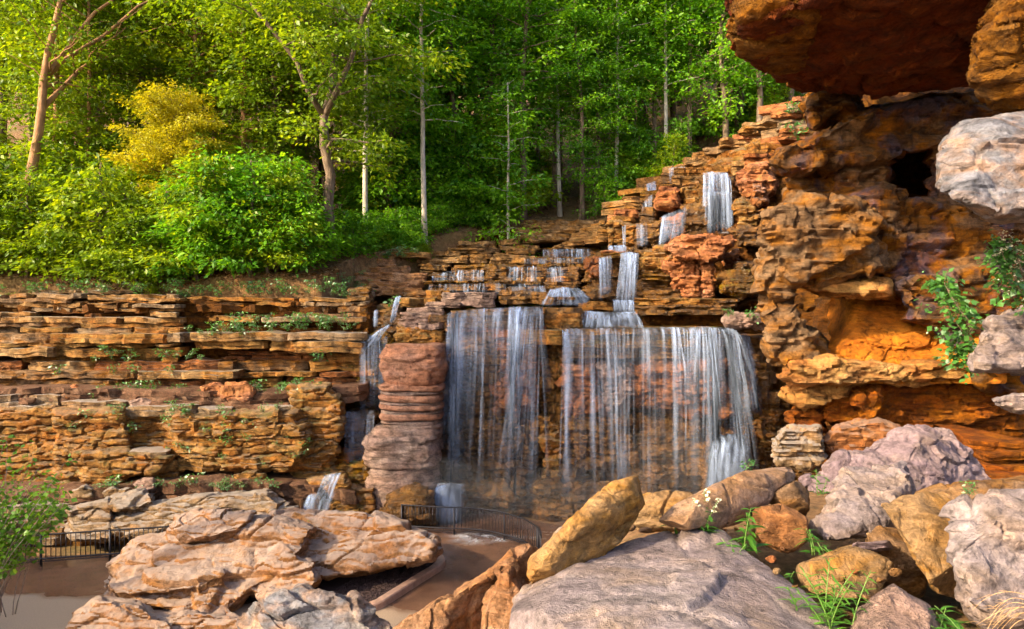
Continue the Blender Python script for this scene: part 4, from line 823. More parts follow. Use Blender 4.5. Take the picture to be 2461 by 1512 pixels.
# big pink boulder beside the path
rock('pink_boulder', [
  lump([(245,1425),(262,1345),(330,1288),(430,1256),(640,1246),(770,1260),(740,1320),(640,1350),(560,1372),(545,1440),(540,1480),(400,1470),(275,1455)], 21.2, 21.8, 25.5, .92, 1.2),
  lump([(640,1246),(700,1230),(870,1226),(955,1250),(1020,1278),(1050,1312),(1046,1340),(990,1350),(880,1372),(790,1392),(700,1390)], 22.6, 23.2, 26.5, .92, .9),
  lump([(600,1352),(690,1325),(752,1345),(770,1395),(730,1436),(640,1455),(598,1425)], 20.9, 21.4, 24.5, .88, .4),
  lump([(255,1400),(330,1378),(545,1372),(545,1402),(400,1425),(262,1430)], 20.4, 20.8, 23, .94, .4),
  lump([(270,1480),(400,1470),(560,1465),(620,1530),(600,1680),(300,1680),(240,1570)], 18.9, 19.5, 23, .92, .5),
  lump([(150,1540),(180,1480),(235,1438),(330,1450),(420,1500),(420,1680),(130,1680)], 18.6, 19.2, 23.5, .92, .6),
  lump([(660,1390),(760,1395),(765,1440),(700,1470),(600,1465)], 22.4, 22.9, 24, .8, .4)],
  .055, .12, .7, 530, .15, .42, .08, R['boulder'], None, 2, 'huge pink tan boulder with a stepped face beside the path', 'boulder')
rock('cap_stone', [lump([(408,1272),(420,1240),(470,1225),(560,1228),(612,1232),(600,1258),(560,1290),(480,1310),(430,1300)], 21.9, 22.3, 23.6, .88, .7)], .045, .07, 1.3, 531, .04, .15, .06, R['boulder'], None, cuts=10, label='flat orange pink stone lying on top of the huge boulder', cat='boulder')

# kerb and mulch bed
kb = [P(*q) for q in [(860,1475,20.5),(905,1466,20.9),(960,1430,22.0),(1010,1398,23.1),(1050,1372,24.0),(1062,1356,24.6),(1050,1345,25.2),(1020,1340,25.6)]]
def ribbon_box(name, path, w, h, z0, mat):
    p = np.array([(q[0], q[1]) for q in path]); 
    s = np.concatenate([[0], np.cumsum(np.linalg.norm(np.diff(p, axis=0), axis=1))]); u = np.linspace(0, s[-1], 60)
    p = np.stack([np.interp(u, s, p[:, 0]), np.interp(u, s, p[:, 1])], -1)
    for _ in range(6): p[1:-1] = (p[:-2] + p[1:-1] * 2 + p[2:]) / 4
    t = np.gradient(p, axis=0); t /= np.linalg.norm(t, axis=1)[:, None]; nn = np.stack([t[:, 1], -t[:, 0]], -1)
    prof = [(-.5, 0), (-.5, .9), (-.38, 1), (.38, 1), (.5, .85), (.55, 0)]
    V = np.array([[(p[i, 0] + nn[i, 0] * a * w, p[i, 1] + nn[i, 1] * a * w, z0 + h * b) for a, b in prof] for i in range(60)]).reshape(-1, 3); m = len(prof)
    V += .012 * np.stack([perlin(V * 5, 1), perlin(V * 5, 2), perlin(V * 5, 3)], -1)
    i = np.arange(59)[:, None]; j = np.arange(m)[None]; j2 = (j + 1) % m
    Q = np.stack([i * m + j, i * m + j2, (i + 1) * m + j2, (i + 1) * m + j], -1).reshape(-1, 4)
    return obj(name, mesh_np(name, V, Q, np.array([[0, 1, 2], [0, 2, 3], [0, 3, 4], [0, 4, 5]]) , False), mat)
KERB = plain('pink_concrete', (.36, .22, .16), .7, 0, .3, 5)
tag(ribbon_box('kerb', kb, .30, .22, 0, KERB), 'curved pink concrete kerb between mulch bed and path', None, kind='structure')
MULCH = plain('dark_mulch', (.035, .018, .018), .9, 0, .7, 22)
mpts = [(q[0] - .1, q[1] + .1) for q in kb] + [(-5.5, 25.6), (-9, 22), (-6, 19.5)]
tag(flat_poly('mulch_bed', mpts, .09, MULCH), 'dark brown mulch bed along the huge boulder', None, kind='structure')
ml = Acc(); rs = np.random.RandomState(3)
for i in range(2600):
    f = rs.rand(); k = rs.randint(0, 5); q = np.array(kb[k][:2]) * (1 - f) + np.array(kb[k + 1][:2]) * f
    q = q + np.array([-1, .25]) * rs.uniform(.15, 1.9); a = rs.rand() * 6.28; l_, w_ = rs.uniform(.03, .09), rs.uniform(.012, .025)
    d = np.array([math.cos(a), math.sin(a), rs.uniform(-.4, .4)]) * l_; e = np.array([-math.sin(a), math.cos(a), 0]) * w_; c = np.array([q[0], q[1], .10 + rs.rand() * .03])
    ml.add([c - d - e, c + d - e, c + d + e, c - d + e, c + np.array([0, 0, .02])], None, [[0, 1, 4], [1, 2, 4], [2, 3, 4], [3, 0, 4]])
tag(obj('mulch_chips', ml.mesh('mulch_chips', False), MULCH), 'dark wood chips scattered over the mulch bed', 'mulch', kind='stuff')

# ------------------------------------------------------------------ railings
IRON = plain('dark_painted_iron', (.028, .026, .032), .45, .6, .3, 12)
def railing(name, path, h, label, spacing=.14, post=2.2):
    p = np.array(path, float); s = np.concatenate([[0], np.cumsum(np.linalg.norm(np.diff(p, axis=0), axis=1))])
    u = np.linspace(0, s[-1], 80); q = np.stack([np.interp(u, s, p[:, 0]), np.interp(u, s, p[:, 1])], -1)
    for _ in range(12): q[1:-1] = (q[:-2] + 2 * q[1:-1] + q[2:]) / 4
    s2 = np.concatenate([[0], np.cumsum(np.linalg.norm(np.diff(q, axis=0), axis=1))]); Lt = s2[-1]
    at = lambda d: (np.interp(d, s2, q[:, 0]), np.interp(d, s2, q[:, 1]))
    t = thing(name, label, 'railing', (float(q[40, 0]), float(q[40, 1]), 0))
    for nm, z, r in (('top_rail', h, .03), ('bottom_rail', .14, .022), ('hand_rail', .26, .036)):
        off = -.08 if nm == 'hand_rail' else 0
        obj(nm, mesh_np(nm, *tube(np.stack([q[:, 0], q[:, 1] + off, np.full(80, z)], -1), r, 8)), IRON, t)
    V, Q, T = tube([(0, 0, .14), (0, 0, h)], .016, 6); pm = mesh_np('picket', V, Q, T); pm.materials.append(IRON)
    V, Q, T = tube([(0, 0, -.02), (0, 0, .3), (0, 0, h + .02)], [.05, .042, .042], 8); qm = mesh_np('post', V, Q, T); qm.materials.append(IRON)
    n = int(Lt / spacing); np_ = max(1, int(round(post / spacing)))
    for i in range(n + 1):
        x, y = at(i * spacing); me, nm = (qm, 'post') if i % np_ == 0 else (pm, 'picket')
        o = _obj0(nm, me, None, t); o.location = (x - t.location.x, y - t.location.y, 0)
railing('curved_railing', [P(965, 1300, 28.35)[:2], P(1005, 1290, 28.2)[:2], P(1060, 1280, 28.0)[:2], P(1140, 1275, 27.9)[:2], P(1200, 1280, 27.4)[:2], P(1260, 1300, 26.4)[:2], P(1298, 1320, 25.2)[:2], P(1300, 1340, 24.2)[:2]], 1.1, 'dark iron picket railing curving before the falling water', .15)
railing('straight_railing', [P(-420, 1390, 23.4)[:2], P(0, 1390, 24.2)[:2], P(330, 1370, 25.2)[:2], P(520, 1360, 25.8)[:2]], 1.1, 'dark iron picket railing along the wet path before the cliff', .16)

# ------------------------------------------------------------------ falling water
def strands(acc, lips, n, drop, throw, wmin, wmax, seed, dens=(.4, 1.0), gather=.0, seg=14, over=.35, lean=0.0, clump=0.0):
    """n flattened streams starting along lip polyline (world pts), falling drop metres, thrown forward"""
    rs = np.random.RandomState(seed); lips = np.array(lips, float)
    s = np.concatenate([[0], np.cumsum(np.linalg.norm(np.diff(lips, axis=0), axis=1))])
    nc_ = max(2, n // 11); ctr = rs.rand(nc_) * s[-1]; cl_ = rs.normal(size=nc_) * .035 * drop; cd_ = rs.uniform(.45, 1.25, nc_)
    for i in range(n):
        d = rs.rand() * s[-1]
        ci = None
        if rs.rand() < clump: ci = rs.randint(nc_); d = np.clip(ctr[ci] + rs.normal() * .16, 0, s[-1])
        o = np.array([np.interp(d, s, lips[:, k]) for k in range(3)])
        o[2] -= abs(rs.normal()) * .07 * min(1.5, drop); o[1] -= rs.rand() * .12; H = drop * rs.uniform(.92, 1.03) if rs.rand() < (.5 if drop > 4 else .8) else drop * rs.uniform(.25, .8)
        th = throw * rs.uniform(.55, 1.3); w = wmin * .7 + (wmax - wmin * .7) * rs.rand() ** 1.8 * (1 if rs.rand() < .85 else 1.8)
        t = np.linspace(0, 1, seg) ** 1.3
        x = o[0] + (d / s[-1] - .5) * gather * t + (lean + (cl_[ci] if ci is not None else 0)) * t + .03 * np.sin(t * 4 + i) * rs.rand(); y = o[1] - th * np.sqrt(t); z = o[2] - H * t
        x = np.concatenate([[o[0]] * 2, x]); y = np.concatenate([[o[1] + over, o[1] + over * .4], y]); z = np.concatenate([[o[2] + .03, o[2] + .03], z])
        m = len(x); tt = np.concatenate([[0, 0], t]); ww = w * (.8 + .7 * tt) * (1 + .25 * np.sin(tt * 9 + i))
        de = (dens[0] * .5 + .45 * rs.rand()) if rs.rand() < .76 else dens[1]; de = min(1, de * (cd_[ci] if ci is not None else .7)); av = de * np.concatenate([[.25, .7], 1 - (.86 if drop > 4 else .45) * t ** .7]); av *= np.clip((1 - tt) / .3, 0, 1) ** .7
        V = np.empty((m, 4, 3)); V[:, :, 1] = y[:, None]; V[:, :, 2] = z[:, None]
        V[:, 0, 0] = x - ww / 2; V[:, 2, 0] = x + ww / 2; V[:, 1, 0] = x; V[:, 3, 0] = x; V[:, 1, 1] -= ww * .28; V[:, 3, 1] += ww * .28
        V[:2, 1, 2] += .03; A = np.repeat(av, 4).reshape(m, 4).copy(); A[:, 0] = 0; A[:, 2] = 0
        k = np.arange(m - 1)[:, None] * 4; j = np.arange(4)[None]; j2 = (j + 1) % 4
        acc.add(V.reshape(-1, 3), np.stack([k + j, k + 4 + j, k + 4 + j2, k + j2], -1).reshape(-1, 4), None, A.ravel())
def veil(acc, lips, drop, throw, dens, seed, nx=60, nz=24, over=.3, z_fade=.55, lean=0.0):
    """a thin corrugated film of water following the same fall"""
    lips = np.array(lips, float); s = np.concatenate([[0], np.cumsum(np.linalg.norm(np.diff(lips, axis=0), axis=1))])
    u = np.linspace(0, s[-1], nx); o = np.stack([np.interp(u, s, lips[:, k]) for k in range(3)], -1)
    t = np.concatenate([[-.12, -.05], np.linspace(0, 1, nz) ** 1.25]); m = len(t)
    V = np.empty((nx, m, 3)); tc = np.clip(t, 0, 1)
    V[:, :, 0] = o[:, None, 0] + lean * tc[None]; V[:, :, 2] = o[:, None, 2] - drop * tc[None] + np.where(t < 0, .025, 0)[None]
    wv = perlin(np.stack([u * 3, np.full(nx, seed * 1.3), np.zeros(nx)], -1), seed)
    V[:, :, 1] = o[:, None, 1] - throw * np.sqrt(tc)[None] * (1 + .3 * wv[:, None]) + np.where(t < 0, -t * over * 8, 0)[None] + .05 * wv[:, None]
    e = np.minimum(np.arange(nx), nx - 1 - np.arange(nx)) / 3.; A = dens * np.clip(e, 0, 1)[:, None] * np.clip(1 - (1.9 if drop > 4 else .5) * tc[None], .05, 1) * np.where(t < -.1, .0, 1)[None]; A[:, -1] = 0
    i = np.arange(nx - 1)[:, None]; j = np.arange(m - 1)[None]
    acc.add(V.reshape(-1, 3), np.stack([i * m + j, i * m + j + 1, (i + 1) * m + j + 1, (i + 1) * m + j], -1).reshape(-1, 4), None, A.ravel())
_ws = [0]
def fall(label, lips, drop, throw, n, w=(.03, .10), vd=.35, dens=(.4, 1.0), **k):
    """lips: photo points (x,y,Y)"""
    _ws[0] += 1; L_ = [P(*q) for q in lips]; c = np.mean(L_, axis=0)
    t = thing('waterfall', label, 'waterfall', (c[0], c[1] - throw, c[2] - drop), 'cascades of the stepped falls')
    a = Acc(); strands(a, L_, int(n * (1.15 if drop > 4 else 1.5)), drop, throw, w[0], w[1] * (1 if drop > 4 else 1.3), 900 + _ws[0], dens, **k); o = obj('streams', a.mesh('streams', True, 'dens'), WATER, t); o['kind'] = 'stuff'
    if vd:
        a = Acc(); veil(a, L_, drop, throw * .85, vd * (.9 if drop > 4 else .62), 950 + _ws[0], lean=k.get('lean', 0)); obj('water_film', a.mesh('water_film', True, 'dens'), WATER, t)
    return t
def m4(pts, Y): return [(*r4(*p), Y) for p in pts]
def m3(pts, Y): return [(*r3(*p), Y) for p in pts]
fall('tall left curtain of silky water dropping in front of the railing', [(1078, 752, 31.35), (1150, 743, 31.2), (1235, 739, 31.1), (1302, 738, 31.1)], 8.8, .75, 120, (.07, .30), .30, (.4, 1.0), clump=.6, lean=-.25)
fall('widest low curtain of silky water pouring off the green mossy lip', [(1352, 792, 30.2), (1420, 790, 29.75), (1560, 788, 29.55), (1700, 787, 29.8), (1765, 790, 30.4)], 7.9, .55, 170, (.06, .26), .32, (.35, 1.0), clump=.5)
fall('bluish stream at the right end of the widest curtain', [(1738, 792, 29.9), (1772, 794, 30.4)], 7.0, .9, 34, (.05, .12), .7, (.5, 1.0), lean=.55, clump=.4)
fall('thin veil slipping down the dark recess beside the widest curtain', [(1775, 798, 31.0), (1800, 805, 31.4)], 3.6, .3, 18, (.05, .1), .5, (.3, .7), lean=.55)
fall('short bright spout off a low ledge near the foreground slab', [(1708, 1052, 29.7), (1750, 1046, 29.6), (1782, 1048, 29.9)], 2.3, .6, 70, (.10, .30), 1.6, (.9, 1.0), lean=-.35)
fall('low apron of water fanning over the ledge above the wide curtain', [(1402, 748, 33.0), (1460, 752, 32.6), (1528, 750, 32.6)], .85, .75, 70, (.05, .14), .9, (.5, 1.0), gather=.5)
fall('double white cascade under the middle pool rim', m3([(225, 900), (330, 880)], 35.2), 2.0, .45, 24, (.05, .13), .5, (.5, 1.0), clump=.6)
fall('strong white plume leaping from the middle pool rim', m3([(415, 858), (495, 850), (570, 862)], 35.0), 2.55, .6, 44, (.05, .15), .7, (.5, 1.0), lean=-.3, clump=.6)
fall('small spill below the white plume onto the apron', m3([(345, 1275), (525, 1275)], 33.3), .55, .2, 40, (.05, .12), .9, (.5, .9))
fall('square topped high fall splitting into bright threads', m3([(1140, 160), (1200, 145), (1340, 150), (1370, 180)], 39.5), 2.9, .35, 46, (.06, .15), .6, (.5, 1.0), clump=.6)
fall('lower threads of the square topped high fall', m3([(1185, 320), (1380, 318)], 39.2), 2.4, .3, 38, (.06, .14), .6, (.4, 1.0), clump=.7)
fall('slanted white fall beneath the pink block', m3([(770, 540), (850, 505), (960, 470), (995, 440)], 39.1), 1.7, .5, 46, (.06, .15), .75, (.5, 1.0), lean=-.3)
fall('highest left fall at the edge of the wood', m3([(830, 115), (985, 88)], 45.2), 1.1, .4, 30, (.07, .16), .6, (.5, 1.0))
fall('small fall between the two highest ledges', m3([(635, 255), (715, 225)], 43.9), .95, .35, 20, (.07, .15), .6, (.5, 1.0))
fall('thin threads dropping over the upper brown blocks', m3([(600, 430), (680, 350)], 42.1), 1.9, .2, 20, (.04, .1), .3, (.3, .8))
fall('thin threads dropping over the second brown blocks', m3([(545, 600), (640, 595)], 39.2), 1.3, .2, 14, (.04, .1), .3, (.3, .8))
fall('small spout at the back of the middle pool', m3([(300, 795), (450, 790)], 36.6), .45, .3, 26, (.05, .12), .9, (.5, .9))
fall('thin thread falling beside the small spout', m3([(430, 610), (450, 610)], 39.6), 1.2, .1, 5, (.05, .09), 0, (.4, .7))
fall('upper spill line on the wet terrace', m4([(1860, 345), (2120, 340), (2320, 338)], 42.4), .65, .2, 60, (.05, .12), .35, (.3, .9), clump=.6)
fall('white riffle where the brook leaves the wood', m4([(2200, 240), (2330, 235)], 43.8), .55, .7, 34, (.06, .14), .8, (.5, 1.0))
fall('second spill line on the wet terrace', m4([(1690, 430), (2000, 425), (2280, 420)], 40.6), .35, .15, 50, (.04, .1), .3, (.3, .8), clump=.5)
fall('scattered threads over the left half of the wet terrace', m4([(830, 590), (1000, 545), (1310, 535)], 38.4), .65, .25, 44, (.04, .12), .15, (.4, 1.0), clump=.8)
fall('scattered threads over the right half of the wet terrace', m4([(1520, 510), (1800, 505), (2200, 510)], 38.5), 1.0, .3, 44, (.04, .11), .12, (.35, .9), clump=.8)
fall('dripping threads under the long mossy terrace lip', m4([(800, 670), (1280, 665), (1840, 665)], 37.2), .55, .2, 60, (.03, .08), .1, (.3, .7), clump=.6)
fall('dripping threads left of the foaming pool', m4([(1560, 690), (1880, 690)], 36.6), 1.0, .25, 34, (.04, .1), .15, (.35, .8), clump=.7)
fall('foaming fan spilling towards the left curtain lip', m4([(1930, 720), (2050, 700), (2220, 715)], 36.3), .9, 1.1, 60, (.07, .18), .9, (.5, 1.0), gather=1.0)
fall('first step of the narrow side fall', m4([(480, 790), (525, 785)], 32.6), 1.2, .4, 18, (.06, .13), .7, (.5, 1.0), lean=-.2)
fall('small thread beside the narrow side fall', m4([(285, 920), (315, 915)], 32.4), .75, .15, 10, (.05, .1), .4, (.4, .8))
fall('slanting middle step of the narrow side fall', m4([(270, 1140), (400, 1060), (430, 1050)], 32.0), .75, .5, 26, (.06, .14), .8, (.5, 1.0), lean=-.45)
fall('wide step of the narrow side fall above the banded pillar', m4([(150, 1205), (210, 1150), (400, 1165)], 31.6), 3.4, .3, 34, (.05, .11), .35, (.3, .8), clump=.6)
fall('lower veil of the narrow side fall beside the pillar', [(830, 992, 30.6), (900, 990, 30.5)], 2.4, .25, 26, (.05, .12), .5, (.3, .8))
fall('last white step of the narrow side fall', [(778, 1146, 28.5), (818, 1140, 28.5)], .9, .35, 22, (.06, .13), .8, (.5, 1.0), lean=-.3)
fall('last apron of the narrow side fall behind the huge boulder', [(740, 1192, 28.2), (800, 1186, 28.2)], .75, .35, 22, (.06, .14), .8, (.5, 1.0), lean=-.2)
fall('small low fall behind the curving railing', [(1036, 1172, 30.0), (1075, 1166, 29.7), (1108, 1168, 29.9)], 1.5, .45, 80, (.10, .28), 1.5, (.9, 1.0))
# drifting spray at the foot of the falls
SPR, nt_, n_, l_, b_ = M('spray'); n_.remove(b_); vs_ = n_.new('ShaderNodeVolumeScatter'); vs_.inputs['Color'].default_value = (.93, .96, 1, 1); vs_.inputs['Density'].default_value = .03; l_.new(vs_.outputs[0], n_['Material Output'].inputs['Volume'])
for lab, x, y, Y, r3_ in [('fine spray drifting behind the curving railing', 1165, 1215, 29.3, (3.0, 1.3, 2.4)), ('fine spray at the foot of the widest curtain', 1500, 1190, 28.9, (4.2, 1.2, 2.2))]:
    bm = bmesh.new(); bmesh.ops.create_icosphere(bm, subdivisions=4, radius=1.0)
    c = P(x, y, Y)
    for v in bm.verts:
        k = 1 + .25 * math.sin(3 * v.co.x + 2 * v.co.z + x) + .15 * math.sin(5 * v.co.y + 4 * v.co.x); v.co = Vector((c[0] + v.co.x * r3_[0] * k, c[1] + v.co.y * r3_[1] * k, c[2] + v.co.z * r3_[2] * k))
    me = bpy.data.meshes.new('spray'); bm.to_mesh(me); bm.free(); tag(obj('spray', me, SPR), lab, 'spray', kind='stuff')
# foam where water lands
def foam(label, x, y, Y, rx, ry, seed, dens=.8, h=.10):
    c = P(x, y, Y); n = 40; th = np.linspace(0, 2 * math.pi, n, endpoint=False); V = [(c[0], c[1], c[2] + .02 + h)]; A = [dens]
    for r, a in ((.35, .9), (.7, .5), (1.0, 0)):
        for t in th:
            k = r * (1 + .22 * math.sin(3 * t + seed) + .12 * math.sin(7 * t + seed)); V.append((c[0] + rx * k * math.cos(t), c[1] + ry * k * math.sin(t), c[2] + .02 + h * (1 - r * r))); A.append(dens * a)
    Q = [[1 + n * r + i, 1 + n * r + (i + 1) % n, 1 + n * (r + 1) + (i + 1) % n, 1 + n * (r + 1) + i] for r in (0, 1) for i in range(n)]
    T = [[0, 1 + i, 1 + (i + 1) % n] for i in range(n)]
    a = Acc(); a.add(V, Q, T, np.array(A)); o = obj('foam', a.mesh('foam', True, 'dens'), FOAM); tag(o, label, 'foam', kind='stuff')
foam('white splash spreading on the path before the railing', 1165, 1296, 27.45, 1.9, .75, 1, 1.0)
foam('pale splash on the ledge below the high fall', *r3(1370, 690), 38.7, .9, .3, 2)
foam('pale splash on the low ledge behind the railing', 1075, 1166, 29.9, .7, .3, 3)
foam('pale splash where the side fall meets its shelf', *r4(560, 1) [:1], 1118, 30.2, .6, .25, 4, .7)
# mossy pool surface behind the wide lip and the middle pool
PW, nt_, n_, l_, b_ = M('shallow_water'); b_.inputs['Base Color'].default_value = (.05, .06, .02, 1); b_.inputs['Roughness'].default_value = .08; b_.inputs['Alpha'].default_value = .75
for lab, q, z in [('shallow green pool behind the wide curtain lip', [P(1352, 790, 30.3), P(1560, 787, 29.75), P(1765, 788, 30.5), P(1760, 770, 33), P(1380, 770, 33)], 8.43), ('shallow pool above the left curtain', [P(1085, 1, 31.5), P(1300, 1, 31.3), P(1300, 1, 34), P(1090, 1, 34)], 9.42)]:
    tag(flat_poly('pool', [(p[0], p[1]) for p in q], z, PW), lab, None, kind='structure')

# ------------------------------------------------------------------ trees
def leaf_quads(C, Dr, Nn, Ls, Ws):
    """rhombic leaves: base C, direction Dr, normal Nn, length Ls, width Ws"""
    S = np.cross(Dr, Nn); S /= np.linalg.norm(S, axis=1)[:, None] + 1e-9
    L_ = Ls[:, None]; W_ = Ws[:, None]
    a = C; b = C + Dr * L_ * .45 + S * W_ * .5 - Nn * L_ * .04; c = C + Dr * L_ - Nn * L_ * .16; d = C + Dr * L_ * .45 - S * W_ * .5 - Nn * L_ * .04
    V = np.stack([a, b, c, d], 1).reshape(-1, 3); n = len(C)
    return V, np.arange(n * 4).reshape(n, 4)
def sprays(acc, centers, outd, rs, per=26, R0=.75, leaf=.24, flat=.18, droop=.25, tone=None, tilt=.35, wid=.52):
    """leafy sprays: flattened tufts of leaves radiating from each centre"""
    m = len(centers); n = m * per
    C = np.repeat(centers, per, 0); O = np.repeat(outd, per, 0); tn = np.repeat(rs.uniform(0, 1, m) if tone is None else tone, per)
    a = rs.uniform(0, 2 * math.pi, n); r = np.sqrt(rs.uniform(.02, 1, n)) * np.repeat(R0 * rs.uniform(.6, 1.3, m), per)
    rad = np.stack([np.cos(a), np.sin(a), np.zeros(n)], -1)
    tl = np.repeat(rs.normal(size=(m, 2)) * tilt, per, 0)
    off = rad * r[:, None]; off[:, 2] = tl[:, 0] * off[:, 0] + tl[:, 1] * off[:, 1] - droop * r * r / R0 + rs.normal(size=n) * flat * R0
    Dr = rad * .8 + O * .5 + rs.normal(size=(n, 3)) * .35; Dr[:, 2] -= .25; Dr /= np.linalg.norm(Dr, axis=1)[:, None]
    Nn = np.tile([0, 0, 1.], (n, 1)) + rs.normal(size=(n, 3)) * .45; Nn -= Dr * (Nn * Dr).sum(1)[:, None]; Nn /= np.linalg.norm(Nn, axis=1)[:, None]
    Ls = leaf * rs.uniform(.45, 1.45, n)
    V, Q = leaf_quads(C + off, Dr, Nn, Ls, Ls * wid)
    t = np.clip(tn * .7 + rs.uniform(-.1, .4, n), 0, 1)
    acc.add(V, Q, None, np.repeat(t, 4))
def limb(start, az, up, length, rs, n=7, curl=-.15):
    t = np.linspace(0, 1, n); d = np.array([math.cos(az), math.sin(az), 0])
    p = np.array(start)[None] + d[None] * (t * length)[:, None]
    p[:, 2] += length * (up * t + curl * t * t); p += np.cumsum(rs.normal(size=(n, 3)) * length * .025, 0) * (t > 0)[:, None]
    return p
def tree_meshes(seed, H, r0, h0, spread, nl, leaf=.24, per=24, R0=.8, spacing=.75, lean=(0, 0), fork=0, shape='tall', up=.25, bare=0.0, wig=.12, tone_bias=0):
    rs = np.random.RandomState(seed); tr, cw = Acc(), Acc()
    n = 14; t = np.linspace(0, 1, n); pth = np.stack([lean[0] * H * t + np.cumsum(rs.normal(size=n) * wig), lean[1] * H * t + np.cumsum(rs.normal(size=n) * wig), H * t], -1); pth[0, :2] = 0
    stems = [(pth, r0 * (1 - .82 * t) + .02)]
    stems[0][1][0] *= 1.35
    for f in range(fork):
        k = rs.randint(5, 9); az = rs.rand() * 6.28; q = limb(pth[k], az, rs.uniform(1.0, 1.8), H * rs.uniform(.28, .4), rs, 9, -.2); stems.append((q, np.linspace(stems[0][1][k] * .7, .03, 9)))
    for q, r in stems: tr.add(*tube(q, r, 9))
    cs, od, tn = [], [], []
    for i in range(nl):
        q, r = stems[rs.randint(len(stems))] if fork else stems[0]
        zmin, zmax = max(h0, q[0, 2]), q[-1, 2]
        z = zmin + (zmax - zmin) * ((i + rs.rand()) / nl)
        k = np.interp(z, q[:, 2], np.arange(len(q))); st = np.array([np.interp(k, np.arange(len(q)), q[:, c]) for c in range(3)]); rr = np.interp(k, np.arange(len(q)), r)
        hf = (z - h0) / max(.1, H - h0)
        if shape == 'tall': ln = spread * (.55 + .6 * math.sin(min(1, hf * 1.05 + .1) * math.pi) ** .6)
        elif shape == 'bush': ln = spread * (1.05 - .75 * hf) 
        elif shape == 'cone': ln = spread * (1.05 - .95 * hf)
        else: ln = spread * (.5 + .7 * math.sin(min(1, hf * .9 + .12) * math.pi))
        ln *= rs.uniform(.6, 1.25); az = i * 2.4 + rs.rand() * 1.2
        lb = limb(st, az, up * rs.uniform(.3, 1.6), ln, rs)
        tr.add(*tube(lb, np.linspace(max(.012, rr * .4), .008, 7), 5))
        m = max(2, int(ln / spacing)); d = np.array([math.cos(az), math.sin(az), -.1])
        base_t = rs.rand()
        for f in np.linspace(.3, 1.02, m):
            if rs.rand() < bare: continue
            kk = min(f, 1) * 6; c = np.array([np.interp(kk, np.arange(7), lb[:, c_]) for c_ in range(3)])
            for s_ in range(2 if f < .95 else 1):
                cs.append(c + rs.normal(size=3) * np.array([.38, .38, .12]) * R0); od.append(d); tn.append(np.clip(base_t * .7 + rs.rand() * .4 + tone_bias, 0, 1))
            if f > .4 and rs.rand() < .7:
                sd = np.array([-d[1], d[0], 0]) * (1 if rs.rand() < .5 else -1); cs.append(c + sd * R0 * rs.uniform(.6, 1.3)); od.append((d + sd) * .7); tn.append(np.clip(base_t * .7 + rs.rand() * .4, 0, 1))
    cs = np.array(cs); sprays(cw, cs, np.array(od), rs, per, R0, leaf, tone=np.array(tn))
    return tr.mesh('trunk'), cw.mesh('crown', False, 'tone')
def make_tree(name, label, meshes, bark, leafm, loc=(0, 0, 0), group=None, rz=0, s=1.0, lean=0, cat='tree'):
    t = thing(name, label, cat, loc, group); t.rotation_euler = (lean, 0, rz); t.scale = (s, s, s)
    for nm, me, mt in (('trunk', meshes[0], bark), ('crown', meshes[1], leafm)):
        o = _obj0(nm, me, None, t)
        if not me.materials: me.materials.append(mt)
        elif me.materials[0] is not mt: o.material_slots[0].link = 'OBJECT'; o.material_slots[0].material = mt
    return t
def gz(x, y): return float(ground_z(np.array([[x]]), np.array([[y]]))[0, 0])
def spot(x, y, Y):                      # photo column at depth Y, stood on the ground
    X = (x - 1230) / F * Y; return (X, Y, gz(X, Y) - .1)
TALL = [tree_meshes(20 + i, 21 + i * 1.2, .22, 2.6 + i * .8, 2.9, 62, leaf=.28, per=26, R0=.85, spacing=.7) for i in range(4)]
OAK = [tree_meshes(40 + i, 19, .30, 5.0, 4.4, 60, leaf=.27, per=28, R0=.9, spacing=.75, fork=3, shape='oak', wig=.2) for i in range(2)]
UND = [tree_meshes(50 + i, 5.6, .07, .4, 2.3, 34, leaf=.25, per=22, R0=.62, spacing=.5, shape='bush', up=.3, wig=.08) for i in range(4)]
SHR = [tree_meshes(60 + i, 2.2, .03, .15, 1.5, 22, leaf=.17, per=24, R0=.42, spacing=.34, shape='bush', up=.35, wig=.05) for i in range(3)]
DEEP = [tree_meshes(70 + i, 25, .22, 7.5, 3.4, 46, leaf=.36, per=22, R0=1.1, spacing=.95) for i in range(3)]
CEDAR = tree_meshes(80, 7.2, .14, .8, 2.3, 80, leaf=.13, per=60, R0=.5, spacing=.4, shape='oak', up=.45, wig=.15)
SLIM = [tree_meshes(90 + i, 25, .155, 7.5 - 2 * i, 2.3, 54, leaf=.28, per=26, R0=.85, spacing=.7, wig=.035, lean=(-.012 + .02 * i, 0)) for i in range(2)]
LEANER = tree_meshes(81, 19, .31, 9.5, 4.6, 26, leaf=.25, per=24, R0=.8, spacing=.8, lean=(.17, .03), fork=3, shape='oak', up=.7, bare=.35, wig=.10)

make_tree('leaning_tree', 'tall leaning tree with forked warm brown trunk at the far left', LEANER, BARKO, L['lime'], spot(38, 600, 36))
make_tree('golden_cedar', 'golden yellow feathery cedar glowing among the green trees', CEDAR, BARK, L['gold'], (P(405, 470, 37)[0], 37.5, P(405, 540, 37.5)[2]))
make_tree('pale_trunk_tree', 'slender tree with straight white trunk above the stone ledges', SLIM[0], BARKW, L['maple'], spot(1020, 598, 42))
make_tree('slim_tree', 'slim straight tree with pale mottled trunk left of the white trunk', SLIM[1], BARKW, L['oak'], spot(878, 607, 40.5))
make_tree('forked_oak', 'stout oak with forking grey trunk at the end of the bank', OAK[0], BARK, L['oak'], spot(795, 640, 38.2), rz=.6, s=1.05)
make_tree('twin_tree', 'leaning pale barked tree behind the top stone ledges', SLIM[1], BARKW, L['maple'], spot(1226, 572, 44.5), rz=3.1, s=.98)
